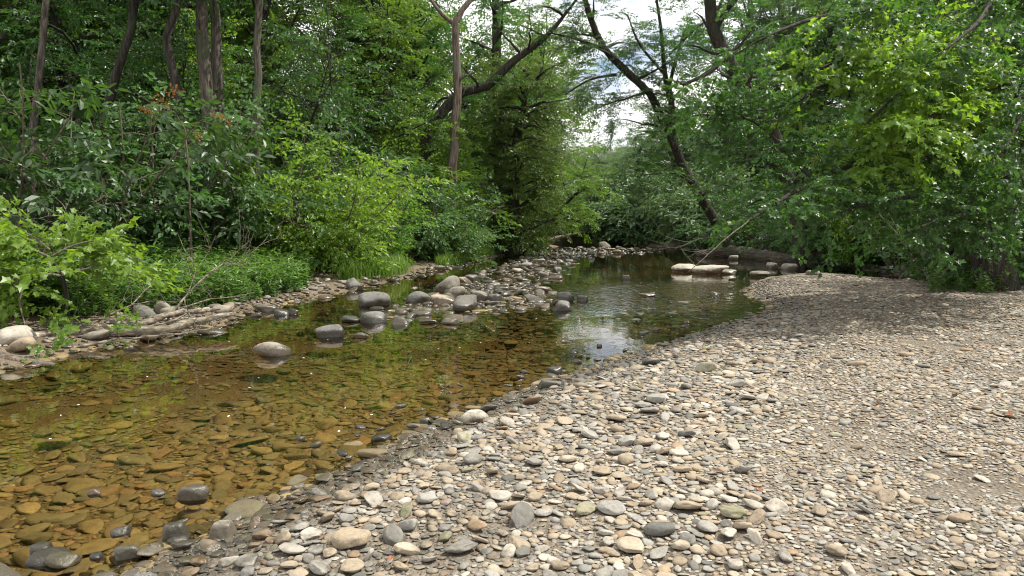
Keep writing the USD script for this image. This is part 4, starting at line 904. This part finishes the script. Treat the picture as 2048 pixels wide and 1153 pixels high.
hero('leaning_tree', 'dark trunk leaning to the right across the wood behind the bare snag', 62, [(850, 290, 33, .26), (870, 245, 33, .24), (925, 185, 33, .22), (975, 172, 33, .20), (1030, 118, 33, .16), (1080, 85, 33.3, .12), (1130, 30, 33.6, .07), (1180, -40, 34, .04)], auto=(9, .35, 2.6, .5), below=True, style='mid', per_m=3, scale=.8)
hero('ivy_tree', 'tall dark straight trunk clad in climbing leaves to the right of the bare snag', 63, [(1000, 440, 42, .34), (998, 280, 42, .30), (994, 120, 42, .26), (992, 0, 42, .22), (990, -160, 42, .16)], auto=(16, .45, 4.0, .5), below=True, style='mid', trunk_leaf=True, per_m=3.0, bl=1.1, spm=2.6)
hero('vine_covered_tree', 'tree wrapped in a hanging curtain of brownish small leaved vines', 64, [(1030, 478, 37, .30), (1028, 380, 37, .28), (1035, 270, 37, .22), (1050, 200, 37, .12), (1056, 150, 37, .03)], auto=(42, .02, 2.3, .35), short=-.25, lk='leaf_vine', style='mid', per_m=6.5, bl=1.1, spm=4.2, droop=.15, start=.05, scale=.82, below=True)
hero('leaning_tree', 'small slanting tree arching over the water at the river bend', 65, [(1078, 478, 44, .14), (1110, 435, 44, .11), (1150, 390, 44, .085), (1180, 378, 43.5, .06), (1215, 385, 43, .02)], [[(1155, 388, 44, .05), (1165, 350, 44.5, .035), (1175, 315, 45, .02)], [(1120, 425, 44, .07), (1150, 440, 43, .05), (1190, 430, 42, .03)], [(1140, 400, 44, .06), (1125, 360, 45, .04), (1120, 330, 46, .03)]], auto=(10, .3, 2.2, .35), lk='leaf_fresh', style='mid', per_m=5.5, bl=1.2, spm=3.6, scale=.75, below=True)
hero('leaning_tree', 'long dark trunk leaning from the right bank far over the river', 66, [(1462, 500, 35, .28), (1420, 425, 35, .23), (1372, 345, 34.6, .21), (1335, 258, 34.2, .19), (1298, 188, 34, .17), (1255, 145, 33.8, .17), (1208, 95, 33.5, .15), (1180, 35, 33.2, .14), (1160, -30, 33, .10), (1140, -110, 33, .06)],
     [[(1345, 280, 34.3, .16), (1342, 200, 34, .15), (1330, 150, 33.8, .12), (1322, 60, 33.5, .08), (1310, -20, 33, .05)], [(1334, 190, 34, .10), (1352, 120, 34, .08), (1370, 60, 34.2, .05)], [(1215, 100, 33.5, .09), (1150, 78, 33, .06), (1100, 66, 32.5, .03)], [(1230, 150, 33.8, .08), (1180, 160, 33, .05), (1130, 190, 32.4, .03)], [(1330, 150, 33.8, .07), (1280, 90, 33, .05), (1255, 30, 32.5, .03)], [(1338, 110, 33.8, .06), (1390, 60, 33, .04), (1430, 30, 32.5, .02)], [(1385, 365, 34.6, .06), (1340, 345, 32.5, .04), (1290, 350, 31, .02)], [(1400, 395, 34.8, .06), (1440, 370, 33, .04), (1490, 385, 32, .02)], [(1340, 260, 34.2, .06), (1400, 230, 33, .04), (1440, 240, 32.5, .02)]],
     auto=(16, .4, 2.6, .35), lk='leaf_mid', style='mid', per_m=7.5, bl=1.4, spm=3.8, below=True, scale=.66)
hero('leaning_tree', 'thick dark trunk bending left out of the right bank foliage', 67, [(1600, 470, 27, .25), (1560, 300, 27, .24), (1520, 220, 27, .23), (1462, 132, 27, .23), (1428, 60, 26.8, .22), (1420, 0, 26.6, .20), (1415, -90, 26.5, .14)], [[(1430, 60, 26.8, .12), (1455, 20, 26.5, .09), (1490, -20, 26, .05)], [(1450, 118, 27, .10), (1410, 150, 26.5, .08), (1365, 170, 26, .06)]], auto=(20, .15, 2.8, .4), lk='leaf_mid', style='mid', per_m=5, bl=1.2, spm=3.4, below=True, scale=.66)
for k, (pts, bk, r, lab) in enumerate([
    ([(68, 260), (75, 180), (84, 90), (90, 0), (95, -120), (98, -320)], 'bark_grey', .09, 'thin grey trunk nearest the left edge of the wood'),
    ([(196, 300), (215, 210), (240, 130), (262, 60), (275, -60), (290, -240)], 'bark_dark', .13, 'dark trunk leaning right at the left of the twisted one'),
    ([(385, 300), (366, 250), (350, 170), (334, 75), (352, 20), (362, -60), (350, -200), (355, -330)], 'bark_dark', .12, 'twisted dark trunk in the left wood'),
    ([(425, 300), (415, 200), (408, 100), (404, 0), (400, -160), (402, -360)], 'bark_grey', .19, 'thick grey trunk at the left of the close pair'),
    ([(440, 300), (436, 200), (432, 100), (428, 0), (426, -160), (430, -360)], 'bark_grey', .17, 'thick grey trunk at the right of the close pair'),
    ([(512, 320), (513, 200), (515, 100), (517, 0), (520, -140), (522, -340)], 'bark_grey', .11, 'straight lichened trunk above the bright sunlit bush')]):
    d = [18.5, 20, 19.5, 21, 21.6, 20.5][k]
    path = [(u, v, d, r * (1 - .35 * i / len(pts))) for i, (u, v) in enumerate(pts)]
    hero('forest_tree', lab, 70 + k, path, auto=(14, .66, 2.8, .45), lk=['leaf_mid', 'leaf_deep', 'leaf_deep', 'leaf_mid', 'leaf_deep', 'leaf_mid'][k], style='oval', bk=bk, below=True, per_m=3.4)
dead('dead_branch', 'thin bare twig drooping from the overhanging limb to the water', 'branch', [(1500, 440, 9.5, .022), (1455, 475, 9.3, .014), (1405, 520, 9.0, .008), (1375, 545, 8.9, .004)], [[(1455, 475, 9.3, .008), (1400, 478, 9.1, .005), (1350, 500, 9.0, .003)]], 'twig_pale', 3, 12, r=.004)
# sprig with rusty leaves in the left wood
t, g = hero('sapling', 'sparse sapling with rusty orange dying leaves in front of the twisted trunk', 80, [(375, 330, 15.5, .02), (372, 260, 15.4, .016), (350, 225, 15.2, .012), (300, 205, 15, .006), (270, 185, 14.9, .004)], [[(350, 225, 15.2, .01), (320, 222, 15, .007), (280, 215, 14.8, .004)], [(374, 270, 15.4, .01), (395, 240, 15.2, .007), (410, 228, 15, .004)]], lk='leaf_rust', style='oval', bk='twig_look', per_m=3.0, bl=.35, spm=4, scale=.55, below=True)
# the big tree on the right and its limbs reaching over the gravel bar
RB = [[(1965, 250, 15.3, 0.081), (1800, 292, 13, 0.062), (1650, 352, 11, 0.046), (1570, 396, 10, 0.034), (1500, 440, 9.5, 0.019)],
      [(1955, 330, 15.2, 0.074), (1830, 275, 13.5, 0.056), (1740, 225, 12.5, 0.043), (1662, 168, 11.5, 0.034), (1590, 205, 11, 0.025), (1480, 230, 10.5, 0.009), (1410, 240, 10.2, 0.005)],
      [(1630, 362, 10.8, 0.031), (1585, 320, 10.6, 0.028), (1535, 262, 10.4, 0.022), (1480, 232, 10.2, 0.015), (1418, 208, 10, 0.007)],
      [(1940, 60, 15.2, 0.074), (1800, 20, 12.5, 0.056), (1660, 30, 11, 0.037), (1540, 70, 10.2, 0.019), (1470, 110, 10, 0.007)],
      [(1975, 420, 15.2, 0.062), (1900, 385, 12.5, 0.043), (1790, 400, 11, 0.031), (1700, 418, 10.3, 0.015), (1650, 445, 10, 0.006)],
      [(1985, 440, 15.2, 0.056), (1960, 430, 12.2, 0.037), (1890, 436, 10.8, 0.022), (1830, 460, 10.2, 0.007)],
      [(1960, 200, 15.2, 0.062), (2020, 170, 12.5, 0.043), (2040, 230, 10.8, 0.025), (2010, 300, 10, 0.012)],
      [(1950, 20, 15.2, 0.062), (1990, -20, 12.5, 0.043), (1960, 40, 10.8, 0.031), (1890, 100, 10, 0.012)],
      [(1970, 380, 15.2, 0.050), (2030, 350, 12.5, 0.037), (2050, 379, 11, 0.019), (2020, 435, 10.5, 0.007)]]
SB = [[(1960, 150, 15.2, 0.074), (1890, 150, 12.5, 0.050), (1800, 190, 11, 0.031), (1730, 250, 10.5, 0.012)],
      [(1950, 100, 15.2, 0.062), (1850, 80, 12.8, 0.043), (1720, 110, 11.4, 0.025), (1600, 150, 10.8, 0.009)],
      [(1890, 330, 16.2, 0.060), (1830, 300, 13.5, 0.045), (1760, 300, 11.8, 0.030), (1710, 330, 10.8, 0.010)],
      [(1888, 200, 16.2, 0.060), (1860, 140, 13, 0.045), (1840, 110, 11.2, 0.030), (1790, 130, 10.4, 0.010)],
      [(1890, 260, 16.2, 0.060), (1900, 230, 13, 0.045), (1870, 230, 11, 0.030), (1830, 270, 10.2, 0.010)]]
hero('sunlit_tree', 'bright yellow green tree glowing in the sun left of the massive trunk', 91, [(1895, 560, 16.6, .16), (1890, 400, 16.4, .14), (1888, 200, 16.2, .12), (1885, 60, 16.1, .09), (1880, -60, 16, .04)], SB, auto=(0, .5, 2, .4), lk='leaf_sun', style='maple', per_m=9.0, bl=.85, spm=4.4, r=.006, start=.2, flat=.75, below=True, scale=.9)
t, g = hero('overhanging_tree', 'massive dark trunk at the right edge whose limbs reach over the gravel bar', 90, [(1992, 590, 15.6, .42), (1978, 440, 15.5, .37), (1962, 250, 15.4, .35), (1948, 60, 15.3, .33), (1940, -80, 15.2, .30), (1945, -300, 15.2, .22), (1950, -600, 15.2, .12)], RB, auto=(3, .75, 3.0, .45), lk='leaf_mid', style='maple', per_m=9.0, bl=1.0, spm=4.4, r=.006, start=.15, flat=.75, below=True, scale=.74)
pos, dr = [], []
for u, v, d in [(1295, 250, 10), (1300, 262, 10), (1345, 380, 9.8), (1390, 370, 9.9), (1440, 330, 10), (1500, 300, 10.2), (1330, 395, 9.8), (1240, 262, 9.9), (1520, 130, 10.4), (1600, 500, 10), (1620, 490, 10)]:
    for _ in range(2): pos.append(P(u + g.normal(0, 8), v + g.normal(0, 8), d)); dr.append(g.normal(size=3) + [0, 0, -.5])
q = np.array(pos)

# ------------------------------------------------------------------ small things lying about
g = np.random.default_rng(99)
lf = [leaf_blade(.09, .08, 'lobed', g), leaf_blade(.08, .045, 'oval', g), leaf_blade(.07, .05, 'oval', g)]
for u, v, c in [(1618, 748, 0), (1707, 842, 1), (1595, 1078, 2), (1515, 975, 1), (1230, 1080, 2), (1620, 603, 0), (1850, 868, 1), (1966, 633, 0), (2010, 625, 1), (1970, 690, 2), (1760, 808, 1), (2012, 826, 1), (1575, 780, 2), (1440, 650, 0), (1632, 622, 0), (784, 1112, 0), (1900, 705, 1), (1990, 760, 2), (1350, 1063, 2), (1830, 640, 0), (1720, 690, 1), (1930, 600, 2)]:
    p = G(u, v, .2); z = hz(p[0], p[1]) + .045; p = G(u, v, z)
    v_, f_ = lf[c]; v_ = v_ * g.uniform(.7, 1.1) * (.45 if v > 1000 else .8)
    v_ = v_ @ rmat(g, g.normal(0, .3), g.normal(0, .25), g.uniform(0, 6.28)).T
    m = put('/World/' + fresh('fallen_leaf'), (v_, f_), 'leaf_fallen'); m.AddTranslateOp().Set(Gf.Vec3d(*p))
    tag(m.GetPrim(), 'fallen orange brown leaf lying on the gravel bar', 'leaf', 'fallen leaves on the gravel bar')
x, y = g.uniform(-8, 8, 900), g.uniform(5, 30, 900)
k = (sd(right_land, x, y) < -.3) & (sd(left_land, x, y) < -.3) & in_view(x, y)
parts = []
for a, b in zip(x[k], y[k]):
    v_, f_ = leaf_blade(g.uniform(.010, .028) * (1 + b / 30), g.uniform(.012, .03), 'oval', g); v_ = v_ @ rmat(g, 0, 0, g.uniform(0, 6.28)).T
    parts.append((v_ * [1, 1, .2] + [a, b, .008], f_))
m = put('/World/floating_specks', join(parts[:160]), 'foam_look')
tag(m.GetPrim(), 'tiny pale specks of foam and petals floating on the water', 'foam', kind='stuff')


# bits of leaf litter, mostly on the right of the bar
x, y = g.uniform(-1, 12, 5000), g.uniform(2.6, 20, 5000)
k = on_bar(x, y) & (g.uniform(size=5000) < .02 + .16 * smoothstep(1.0, 5.5, x))
parts = []
for a, b in zip(x[k], y[k]):
    v_, f_ = leaf_blade(g.uniform(.035, .08), g.uniform(.02, .05), g.choice(['oval', 'diamond']), g); v_ = v_ @ rmat(g, g.normal(0, .4), g.normal(0, .3), g.uniform(0, 6.28)).T
    parts.append((v_ + [a, b, hz(a, b) + .025], f_))
tag(put('/World/leaf_litter', join(parts), 'leaf_litter').GetPrim(), 'bits of dry brown leaf litter strewn over the gravel bar', 'leaf litter', kind='stuff')
